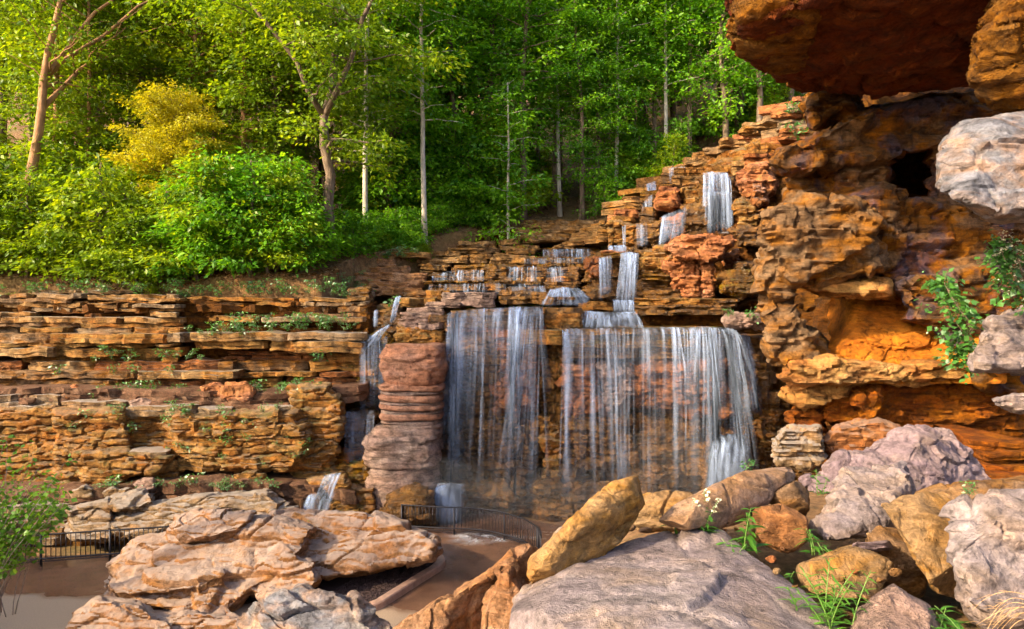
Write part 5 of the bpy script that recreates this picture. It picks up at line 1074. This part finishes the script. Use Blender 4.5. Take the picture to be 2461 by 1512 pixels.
make_tree('straight_tree', 'straight grey tree just behind the leaning pale one', TALL[3], BARK, L['maple'], spot(1258, 560, 47.5), rz=3.1)
make_tree('layered_dogwood', 'small bright layered tree between the two pale trunks', UND[0], BARK, L['maple'], spot(1140, 545, 45.5), s=1.15)
make_tree('clearing_tree', 'leafy tree with low branches at the edge of the clearing', TALL[1], BARK, L['maple'], spot(1398, 530, 48.5), rz=4.0, s=.8)
make_tree('clearing_tree', 'paired slim trunk tree right of the clearing', TALL[2], BARK, L['deep'], spot(1432, 525, 50), rz=5.0, s=.85)
tr_ = random.Random(21)
# front rank of the wooded bank, left to right
for i, (x, Y, k, lf, s, lab) in enumerate([
   (-160, 39, 0, 'lime', 1.0, 'leafy sunlit tree cut by the picture edge'), (120, 40, 2, 'lime', .95, 'sunlit tree with pale trunk just behind the leaning tree'), (235, 42, 1, 'lime', 1.0, 'sunlit tree between the leaning tree and the golden cedar'),
   (330, 44, 3, 'oak', 1.0, 'tall sunlit tree rising behind the golden cedar'), (470, 43, 0, 'lime', 1.05, 'sunlit tree right behind the golden cedar'), (570, 41.5, 2, 'oak', 1.0, 'yellow green tree between cedar and forked oak'),
   (665, 42, 1, 'oak', 1.0, 'green tree close left of the forked oak'), (735, 44, 3, 'lime', 1.1, 'tall yellow topped tree behind the forked oak'), (935, 45, 0, 'maple', 1.05, 'green tree between the slim tree and the white trunk'), (970, 47, 2, 'oak', 1.1, 'tall tree close behind the white trunk'),
   (1090, 49, 1, 'maple', 1.1, 'green tree behind the small layered tree'), (1170, 50, 3, 'maple', 1.15, 'broad green tree over the small layered tree'), (1330, 52, 0, 'maple', 1.15, 'green tree over the leaf littered clearing'), (1500, 54, 2, 'deep', 1.1, 'dark tree above the left end of the high rock steps'),
   (1570, 53, 1, 'maple', 1.1, 'green tree above the highest left fall'), (1660, 52, 3, 'maple', 1.1, 'green tree above the stone ridge start'), (1740, 51, 0, 'maple', 1.05, 'green tree beside the overhang tip'), (1830, 50, 2, 'maple', 1.0, 'green tree half hidden under the overhang tip'), (1620, 58, 1, 'maple', 1.1, 'green tree in the second rank above the stone ridge'), (1780, 56, 2, 'lime', 1.0, 'light green tree behind the overhang tip'), (1900, 54, 1, 'maple', 1.0, 'shaded tree in the gap between ridge and overhang'), (1450, 57, 3, 'maple', 1.1, 'green tree right behind the clearing'), (1540, 60, 0, 'lime', 1.1, 'light green tree above the high rock steps')]):
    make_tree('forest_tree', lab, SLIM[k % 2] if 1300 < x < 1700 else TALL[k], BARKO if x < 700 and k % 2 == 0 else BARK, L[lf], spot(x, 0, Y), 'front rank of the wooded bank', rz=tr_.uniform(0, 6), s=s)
for i, (x, Y, s, lab) in enumerate([(1345, 50, .95, 'slim bare stemmed tree at the back of the clearing'), (1415, 55, 1.0, 'slim dark stemmed tree right of the clearing'), (1480, 50.5, .95, 'slim straight tree above the left rock steps'), (1520, 53, 1.0, 'slim pale tree leaning slightly above the rock steps'), (1600, 51, .95, 'slim tree beside the highest fall'), (1295, 54, 1.0, 'slim tree at the left of the clearing'), (950, 50, 1.0, 'slim trunk seen between the two pale trunks'), (1060, 52, 1.0, 'slim trunk seen right of the white trunk'), (910, 46, .9, 'slim grey trunk right of the mottled slim tree'), (700, 43.5, .9, 'slim warm trunk left of the forked oak'), (520, 44, .95, 'slim sunlit trunk right of the golden cedar'), (215, 39.5, .85, 'slim sunlit trunk between leaning tree and cedar')]):
    make_tree('slim_forest_tree', lab, SLIM[i % 2], BARKO if x < 800 else (BARK if i % 2 else BARKW), L['oak' if x < 800 else 'maple'], spot(x, 0, Y), 'slim trunks standing in the wood', rz=i * 1.3, s=s)
make_tree('forest_oak', 'broad oak high behind the golden cedar', OAK[1], BARKO, L['lime'], spot(300, 0, 47), rz=2, s=1.15)
make_tree('forest_oak', 'broad sunlit oak left of the forked oak top', OAK[0], BARKO, L['lime'], spot(560, 0, 48), rz=4, s=1.15)
make_tree('forest_oak', 'broad oak filling the top edge above the white trunk', OAK[1], BARK, L['oak'], spot(900, 0, 52), rz=1, s=1.25)
# deep ranks
for row, (Y, n) in enumerate([(56, 20), (63, 22), (72, 22), (84, 20), (98, 18)]):
    for i in range(n):
        X = ((i + tr_.uniform(.1, .9)) / n - .5) * Y * 1.75; Yv = Y + tr_.uniform(-3, 3)
        if X > Y * .55: continue
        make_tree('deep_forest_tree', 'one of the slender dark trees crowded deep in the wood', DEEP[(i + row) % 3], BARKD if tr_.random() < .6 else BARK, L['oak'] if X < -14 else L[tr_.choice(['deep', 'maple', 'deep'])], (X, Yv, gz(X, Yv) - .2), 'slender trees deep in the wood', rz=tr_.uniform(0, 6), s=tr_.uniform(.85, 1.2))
# saplings merging thicket and trees
for i in range(26):
    x = -120 + 790 * (i + tr_.random()) / 26; Y = tr_.uniform(37.5, 41)
    make_tree('sapling', 'leafy sapling rising out of the thicket behind the shrubs', UND[i % 4], BARK, L['lime' if x < 420 else tr_.choice(['lime', 'oak', 'maple'])], spot(x, 0, Y), 'saplings behind the thicket', rz=tr_.uniform(0, 6), s=tr_.uniform(.8, 1.25), cat='sapling')
for i in range(22):
    x = 880 + 380 * (i + tr_.random()) / 22; Y = tr_.uniform(46, 54)
    if 1280 < x < 1400 and Y < 52: continue
    make_tree('woodland_sapling', 'leafy sapling among the trunks above the stone ledges', UND[i % 4], BARK, L[tr_.choice(['maple', 'maple', 'lime'])], spot(x, 0, Y), 'saplings among the trunks', rz=tr_.uniform(0, 6), s=tr_.uniform(.9, 1.4), cat='sapling')
# understorey thicket along the bank
for i in range(44):
    x = -150 + 890 * (i % 22 + tr_.random()) / 22; Y = 34.6 + (i // 22) * 2.4 + tr_.uniform(-.4, 1.0); lf = 'lime' if x < 380 else tr_.choice(['lime', 'maple', 'maple'])
    make_tree('thicket_shrub', 'dense leafy shrub in the green thicket along the cliff top', UND[i % 4], BARK, L[lf], spot(x, 0, Y), 'leafy thicket along the cliff top', rz=tr_.uniform(0, 6), s=tr_.uniform(.6, 1.15), cat='shrub')
for i in range(64):
    x = tr_.uniform(820, 1850) if i < 40 else tr_.uniform(1440, 1960); Y = 42 + tr_.uniform(0, 1) * 16 + max(0, (x - 1200) / 100.)
    if 1280 < x < 1420 and Y < 54: continue
    make_tree('forest_shrub', 'low green shrub growing under the trees of the wood', UND[i % 4] if i % 3 == 0 else SHR[i % 3], BARK, L[tr_.choice(['maple', 'deep', 'lime'])], spot(x, 0, Y), 'low shrubs under the trees', rz=tr_.uniform(0, 6), s=tr_.uniform(.6, 1.0), cat='shrub')
for i, (x, Y) in enumerate([(830, 39.5), (850, 38.8), (935, 41.5), (965, 42), (1000, 43), (900, 42), (1050, 43.5), (1180, 46), (1100, 45), (860, 40.5), (890, 40.8), (915, 41), (945, 42.6), (985, 42.2), (1070, 44.5), (1140, 46), (1210, 47), (835, 41)]):
    make_tree('bank_shrub', 'fresh green shrub at the foot of the pale trunks', SHR[i % 3], BARK, L['maple'], spot(x, 0, Y), 'shrubs at the foot of the pale trunks', rz=tr_.uniform(0, 6), s=tr_.uniform(.7, 1.1), cat='shrub')
for i in range(16):
    x = 845 + 175 * (i + tr_.random()) / 16; Y = tr_.uniform(40.3, 42.2)
    make_tree('bank_shrub', 'fresh green shrub at the foot of the pale trunks', SHR[i % 3], BARK, L[tr_.choice(['maple', 'lime'])], spot(x, 0, Y), 'shrubs at the foot of the pale trunks', rz=tr_.uniform(0, 6), s=tr_.uniform(.35, .7), cat='shrub')
for i in range(34):
    x = -80 + 890 * (i + tr_.random()) / 34; Y = tr_.uniform(33.5, 34.3)
    make_tree('rim_shrub', 'small shrub spilling over the rim of the layered cliff', SHR[i % 3], BARK, L[tr_.choice(['maple', 'lime', 'lime'])], spot(x, 0, Y), 'small shrubs spilling over the cliff rim', rz=tr_.uniform(0, 6), s=tr_.uniform(.3, .65), cat='shrub')
# unseen trees added left of the view to throw shade on the falls
for i in range(3):
    X, Yv = -tr_.uniform(20.5, 25.5), 4.5 + 12.5 * (i + tr_.random()) / 3
    make_tree('shade_tree', 'added shade tree beyond the left edge of the view', DEEP[i % 3], BARK, L['oak'], (X, Yv, gz(X, Yv) - .2), 'added shade trees on the knoll', rz=tr_.uniform(0, 6), s=tr_.uniform(.85, 1.1))
# fallen leaves on the open ground
ll = Acc(); rs = np.random.RandomState(31); n = 9000
X = np.concatenate([rs.uniform(-27, -8.5, 5000), rs.uniform(-10, 9, 4000)]); Y = np.concatenate([rs.uniform(33.6, 36.5, 5000), rs.uniform(37, 57, 4000)]); Z = ground_z(X[:, None], Y[:, None])[:, 0] + .03
a = rs.uniform(0, 6.28, n); Dr = np.stack([np.cos(a), np.sin(a), rs.uniform(-.3, .5, n)], -1); Dr /= np.linalg.norm(Dr, axis=1)[:, None]
Nn = np.tile([0, 0, 1.], (n, 1)) + rs.normal(size=(n, 3)) * .35; Nn -= Dr * (Nn * Dr).sum(1)[:, None]; Nn /= np.linalg.norm(Nn, axis=1)[:, None]
V, Q = leaf_quads(np.stack([X, Y, Z], -1), Dr, Nn, rs.uniform(.12, .26, n), rs.uniform(.08, .15, n)); ll.add(V, Q, None, np.repeat(rs.rand(n), 4))
tag(obj('leaf_litter', ll.mesh('leaf_litter', False, 'tone'), leaf_mat('dead_leaves', [(0, (.10, .045, .015)), (.5, (.26, .13, .05)), (1, (.42, .26, .13))], .15, .02)), 'dry brown fallen leaves over the open woodland floor', 'leaf litter', kind='stuff')

# ------------------------------------------------------------------ weeds on the ledges
def tuft_mesh(seed, n, h, spread, leaf, wid=.5, stems=5):
    rs = np.random.RandomState(seed); a = Acc(); cs = []
    st = Acc()
    for i in range(stems):
        az = rs.rand() * 6.28; lb = limb((0, 0, 0), az, rs.uniform(.8, 2.2), spread * rs.uniform(.5, 1), rs, 6, -.5); lb[:, 2] *= h / max(.05, lb[:, 2].max()) * rs.uniform(.6, 1)
        st.add(*tube(lb, np.linspace(.006, .003, 6), 4))
        for f in np.linspace(.3, 1, max(2, n // stems // 5)): cs.append([np.interp(f * 5, np.arange(6), lb[:, c]) for c in range(3)])
    cs = np.array(cs); sprays(a, cs, np.tile([0, 0, .4], (len(cs), 1)), rs, 6, leaf * 1.1, leaf, flat=.3, wid=wid)
    return st.mesh('stem'), a.mesh('leaves', False, 'tone')
TUFT = [tuft_mesh(600 + i, 70, .34, .30, .11) for i in range(3)] + [tuft_mesh(610 + i, 60, .22, .34, .09, .35) for i in range(2)]
def plant(name, label, ms, leafm, loc, group=None, s=1.0, rz=0.0, cat='plant'):
    t = thing(name, label, cat, loc, group); t.scale = (s,) * 3; t.rotation_euler = (0, 0, rz)
    for nm, me, mt in (('stem', ms[0], BARK), ('leaves', ms[1], leafm)):
        o = _obj0(nm, me, None, t)
        if not me.materials: me.materials.append(mt)
    return t
wr = random.Random(5)
# (x, y, depth, spread x, count) on cliff ledges
for (x, y, Y, sx, sy, n, lab, grp) in [
    (590, 700, 33.3, 240, 14, 46, 'small green weed on the leaf strewn rim of the layered cliff', 'weeds along the cliff rim'),
    (160, 698, 32.6, 190, 6, 20, 'small green weed on the leaf strewn rim of the layered cliff', 'weeds along the cliff rim'),
    (700, 780, 31.9, 150, 14, 34, 'leafy weed on the sloping shelf right of the cliff crack', 'weeds on the upper sloping shelf'),
    (560, 800, 31.2, 110, 8, 16, 'leafy weed on the sloping shelf right of the cliff crack', 'weeds on the upper sloping shelf'),
    (450, 950, 30.6, 260, 16, 44, 'weed growing on the talus shelf halfway up the cliff', 'weeds on the middle talus shelf'),
    (700, 945, 30.3, 60, 20, 18, 'weed growing on the talus shelf halfway up the cliff', 'weeds on the middle talus shelf'),
    (300, 870, 31.0, 180, 30, 16, 'single weed rooted in a crack of the upper cliff beds', 'weeds in the upper cliff cracks'),
    (430, 1010, 29.0, 260, 30, 26, 'weed rooted in a joint of the lower cliff', 'weeds in the lower cliff joints'),
    (560, 1070, 28.9, 180, 50, 16, 'weed rooted in a joint of the lower cliff', 'weeds in the lower cliff joints'),
    (480, 1170, 27.9, 260, 10, 24, 'weed on the soil strip above the pale ledge', 'weeds above the pale ledge'),
    (940, 612, 39.6, 60, 12, 22, 'weed on the leafy bank below the pale trunks', 'weeds below the pale trunks'),
    (860, 690, 36.0, 40, 30, 14, 'weed beside the white stone near the sandstone block', 'weeds beside the white stone')]:
    for i in range(n):
        px, py = x + wr.uniform(-sx, sx), y + wr.uniform(-sy, sy); p = P(px, py, Y + wr.uniform(-.15, .15))
        plant('weed', lab, TUFT[wr.randrange(5)], L['herb'], p, grp, wr.uniform(.55, 1.35), wr.uniform(0, 6))
plant('ledge_fern', 'bright fern hanging beside the top of the narrow side fall', TUFT[0], L['herb'], P(938, 738, 33.6), None, 1.6)
plant('crack_plant', 'round leaved plant below the slab near the cliff corner', TUFT[1], L['herb'], P(768, 868, 31.0), None, 1.5)
plant('ledge_plant', 'leafy plant on the small pale pink rock', TUFT[0], L['herb'], P(1805, 765, 29.6), None, 1.5)
plant('ledge_plant', 'wispy plant left of the leafy one on the pale pink rock', TUFT[3], L['herb'], P(1762, 758, 29.8), None, 1.5)
plant('ridge_plant', 'green plant on the stone ridge under the overhang', TUFT[2], L['herb'], P(1912, 325, 38.5), None, 2.6)
plant('ridge_plant', 'smaller green plant near the ridge top', TUFT[1], L['herb'], P(1905, 272, 39.5), None, 2.2)
plant('sprig', 'green sprig growing between the spout and the buff slab', TUFT[0], L['herb'], P(1792, 1130, 10.2), None, .45)
plant('sprig', 'small sprig on the grey block top', TUFT[1], L['herb'], P(2330, 1192, 7.4), None, .40)
plant('boulder_tuft', 'tiny grass tuft on top of the huge pink boulder', TUFT[3], L['herb'], P(760, 1258, 23.3), None, .9)
plant('boulder_tuft', 'tiny tuft in the stepped face of the huge boulder', TUFT[4], L['herb'], P(480, 1382, 21.0), None, .7)
# loose rocks on the shelves
for i, (ol, Y, mt, lab) in enumerate([
    ([(522,945),(540,922),(590,918),(618,938),(600,965),(550,970)], 29.7, 'pink', 'broken pink block pile on the middle shelf'), ([(480,930),(520,918),(545,935),(530,955),(490,955)], 30.0, 'pink', 'pink slab leaning beside the broken block pile'),
    ([(150,945),(180,925),(215,948),(200,958),(155,957)], 30.2, 'pink', 'small red triangular rock on the middle shelf'), ([(310,965),(340,955),(368,965),(360,982),(315,982)], 29.6, 'pinkgrey', 'flat pink stone at the middle shelf edge'),
    ([(842,700),(860,688),(895,695),(902,715),(880,722),(850,716)], 35.6, 'pale', 'smooth white stone at the foot of the sandstone block'),
    ([(320,1165),(345,1148),(372,1150),(375,1178),(330,1180)], 27.9, 'pinkgrey', 'pale angular rock under the small cave'), ([(240,1185),(270,1172),(310,1175),(300,1195),(245,1197)], 27.6, 'pale', 'low pale rock before the small cave'),
    ([(165,1180),(200,1168),(228,1175),(225,1195),(170,1200)], 27.6, 'pale', 'pale flat rock at the left of the soil strip'),
    ([(560,1140),(590,1132),(640,1138),(640,1152),(570,1154)], 28.6, 'ochre', 'ochre flake under the overhanging lower wall')]):
    rock('shelf_rock', [lump(ol, Y, Y + .2, Y + .9, .8)], .05, .06, 2, 640 + i, 0, .1, .06, R[mt], None, label=lab, cat='rock')

# ------------------------------------------------------------------ foreground plants: each leaf its own mesh object
def blade_mesh(Lf, W, bend, n=6):
    t = np.linspace(0, 1, n); w = W * np.sin(np.clip(t * .93 + .07, 0, 1) * math.pi) ** .8; w[-1] = .001
    x = Lf * t; z = -bend * Lf * t * t
    V = np.concatenate([np.stack([x, -w / 2, z + .12 * w], -1), np.stack([x, 0 * w, z], -1), np.stack([x, w / 2, z + .12 * w], -1)])
    Q = [[i, i + 1, n + i + 1, n + i] for i in range(n - 1)] + [[n + i, n + i + 1, 2 * n + i + 1, 2 * n + i] for i in range(n - 1)]
    return V, Q
HB = leaf_mat('fresh_herb_leaf', [(0, (.018, .085, .006)), (.5, (.045, .15, .010)), (1, (.09, .23, .015))], .35, .05)
FLW = plain('cream_petal', (.62, .60, .42), .6, 0, .12, 30); STEM = plain('green_stem', (.10, .19, .03), .6, 0, .25, 20)
blades = []
for i, (lf, w, b) in enumerate([(.16, .042, .35), (.12, .034, .5), (.19, .046, .6), (.14, .02, .3)]):
    V, Q = blade_mesh(lf, w, b); me = mesh_np('leaf', V, Q); fattr(me, 'tone', np.full(len(V), .25 + .2 * i)); me.materials.append(HB); blades.append(me)
rs = np.random.RandomState(9); fa = Acc()
for k in range(5):
    a = k * 1.257; V, Q = blade_mesh(.02, .012, .5, 4); c, s = math.cos(a), math.sin(a)
    V = V @ np.array([[c, s, 0], [-s, c, 0], [0, 0, 1]]); fa.add(V, Q)
FLM = fa.mesh('flower'); FLM.materials.append(FLW)
def herb(label, x, y, Y, hpx, nst, seed, spread=.12, flower=False, narrow=False, step=.055, ls=1.0):
    r = random.Random(seed); rs = np.random.RandomState(seed); base = Vector(P(x, y, Y)); H = hpx / F * Y
    t = thing('leafy_herb', label, 'plant', base)
    for k in range(nst):
        az = r.uniform(0, 6.28); h = H * r.uniform(.55, 1.0); n = 9; q = np.linspace(0, 1, n); so = np.array([r.uniform(-1, 1), r.uniform(-1, 1)]) * spread
        pth = np.stack([so[0] + math.cos(az) * spread * 1.2 * q ** 1.5, so[1] + math.sin(az) * spread * 1.2 * q ** 1.5, h * q - .03], -1)
        me = mesh_np('stem', *tube(pth, np.linspace(.006, .003, n), 5)); me.materials.append(STEM); so_ = _obj0('stem', me, None, t)
        m = max(3, int(h / step)); top = .72 if flower else 1.0
        for i in range(m):
            f = (i + .4) / m * top; p = [np.interp(f, q, pth[:, c]) for c in range(3)]
            for sgn in (0, math.pi):
                o = _obj0('leaf', blades[3] if narrow else blades[r.randrange(3)], None, so_); o.location = p
                o.rotation_euler = (r.uniform(-.3, .3), r.uniform(-.7, -.1), i * 1.57 + sgn + r.uniform(-.3, .3)); sc_ = ls * r.uniform(.7, 1.2) * (1.15 - .5 * f); o.scale = (sc_,) * 3
        if flower:
            for i in range(9):
                f = .74 + .28 * r.random(); p = [np.interp(min(f, 1), q, pth[:, c]) + r.uniform(-.03, .03) for c in range(3)]
                o = _obj0('flower', FLM, None, so_); o.location = p; o.rotation_euler = (r.uniform(-1, 1), r.uniform(-1, 1), r.uniform(0, 6)); s_ = r.uniform(.8, 1.5); o.scale = (s_,) * 3
herb('tall herb with cream flower spikes before the flat buff slab', 1655, 1290, 8.0, 125, 7, 1, .16, True, ls=1.05)
herb('leafy herb with a single tall stem on the grey slab edge', 1795, 1320, 7.6, 110, 3, 2, .06, ls=1.1)
herb('low leafy herb at the grey slab edge below the single stem', 1770, 1345, 7.3, 50, 4, 3, .10, ls=.9)
herb('small herb with round leaves under the smooth buff boulder', 1950, 1325, 7.8, 85, 3, 4, .07)
herb('low creeping herb beside the brown buff boulder', 1985, 1338, 7.6, 36, 4, 5, .14, ls=.7)
herb('narrow leaved weeds at the bottom between the slab and pink rock', 1985, 1500, 5.6, 150, 9, 6, .18, narrow=True, step=.035, ls=1.0)
herb('dark leaved herb below the large grey block', 2290, 1520, 5.4, 70, 5, 7, .12, ls=1.1)
herb('little herb on the slope left of the pyramid boulder', 1972, 1185, 9.4, 60, 2, 8, .05, ls=.9)
herb('seedling by the rubble right of the grey slab', 1890, 1402, 6.9, 45, 3, 9, .05, ls=.6)
# dry grass
DRY = plain('dry_grass', (.50, .30, .14), .8, 0, .3, 15)
dg = thing('dry_grass', 'tan dry grass stalks drooping over the large grey block', 'grass', P(2440, 1440, 5.4))
for i in range(9):
    r = random.Random(40 + i); n = 12; q = np.linspace(0, 1, n); o = np.array(P(2480, 1432 + r.uniform(0, 70), 5.3)); ln = r.uniform(.25, .5)
    pth = o[None] + np.stack([-ln * q, -.06 * np.sin(q * 2 + i), .05 * np.sin(q * 3.0) - (.05 + .12 * r.random()) * q * q * 2], -1)
    obj('stalk', mesh_np('stalk', *tube(pth, np.linspace(.0035, .0012, n), 4)), DRY, dg)
    for k in range(5):
        f = r.uniform(.3, 1); b = [np.interp(f, q, pth[:, c]) for c in range(3)]; e = np.array(b) + np.array([r.uniform(-.12, -.04), r.uniform(-.03, .03), r.uniform(-.07, .03)])
        obj('stalk', mesh_np('stalk', *tube(np.array([b, (np.array(b) + e) / 2 + [0, 0, .008], e]), [.0018, .0015, .0006], 3)), DRY, dg)
# climbing vine and hanging shrub on the near cliff
def leafy_mass(name, label, pts, Y, n, leaf, seed, leafm, flower=False, thick=.25, cat='plant'):
    rs = np.random.RandomState(seed); a = Acc(); st = Acc(); W = np.array([P(x, y, Y + d) for x, y, d in pts]); t = thing(name, label, cat, tuple(W[0]))
    for k in range(7):
        pth = W + np.cumsum(rs.normal(size=W.shape) * .05, 0); st.add(*tube(pth, np.linspace(.014, .005, len(pth)), 4))
    idx = rs.uniform(0, len(W) - 1, n); c = np.stack([np.interp(idx, np.arange(len(W)), W[:, k]) for k in range(3)], -1)
    ww = thick * np.sin(np.clip(idx / (len(W) - 1) * .85 + .15, 0, 1) * math.pi) ** .7
    c += rs.normal(size=(n, 3)) * ww[:, None] * np.array([1, .5, .8]); sprays(a, c, np.tile([-.2, -.6, -.1], (n, 1)), rs, 7, leaf * 1.3, leaf, flat=.5, wid=.75)
    obj('stem', st.mesh('stem'), BARK, t); obj('leaves', a.mesh('leaves', False, 'tone'), leafm, t)
    if flower:
        b = Acc(); i = rs.choice(n, 90); sprays(b, c[i] + np.array([-.05, -.15, .18]), np.tile([0, -.5, .5], (90, 1)), rs, 5, .05, .035, wid=1.0); obj('flowers', b.mesh('flowers', False, 'tone'), FLW, t)
    return t
leafy_mass('climbing_vine', 'hanging green vine on the wall right of the orange niche', [(2330, 880, -.7), (2310, 840, -.8), (2335, 790, -.8), (2300, 740, -.7), (2275, 700, -.5), (2270, 670, -.4)], 15.6, 150, .13, 61, L['herb'], thick=.24)
leafy_mass('hanging_shrub', 'pale flowering green shrub at the right picture edge', [(2480, 730, 0), (2450, 690, -.1), (2430, 650, -.2), (2415, 610, -.2), (2400, 585, -.2)], 13.0, 120, .11, 62, L['herb'], True, .24)
# twiggy bush at the left edge
tb = thing('twiggy_bush', 'many stemmed twiggy bush with bright round leaves at the left edge', 'shrub', P(-60, 1480, 13.5))
rs = np.random.RandomState(77); st = Acc(); lv = Acc(); cs = []
B0 = np.array(P(-40, 1490, 13.5))
for k in range(60):
    tipx, tipy = rs.uniform(-160, 172), rs.uniform(1030, 1270)
    if tipx > 60: tipy = max(tipy, 1070 + rs.rand() * 150)
    e = np.array(P(tipx, tipy, 13.5 + rs.uniform(-.8, .8))); b = B0 + rs.normal(size=3) * np.array([.22, .15, .05]); n = 10; q = np.linspace(0, 1, n)[:, None]
    pth = b * (1 - q) + e * q; pth[:, 0] -= (.18 * np.sin(q[:, 0] * math.pi)) * (1 if e[0] > b[0] else -1); pth += np.cumsum(rs.normal(size=(n, 3)) * .012, 0)
    st.add(*tube(pth, np.linspace(.012, .003, n), 4))
    for f in np.linspace(.45, 1, 9): cs.append([np.interp(f * (n - 1), np.arange(n), pth[:, c]) for c in range(3)])
cs = np.array(cs); cs += rs.normal(size=cs.shape) * .06
sprays(lv, cs, np.tile([.2, -.4, .1], (len(cs), 1)), rs, 6, .12, .095, flat=.6, wid=.85)
obj('twigs', st.mesh('twigs'), bark_mat('grey_twig', (.10, .08, .07), (.20, .16, .14), (.30, .26, .23)), tb); o = obj('leaves', lv.mesh('leaves', False, 'tone'), L['fine'], tb)
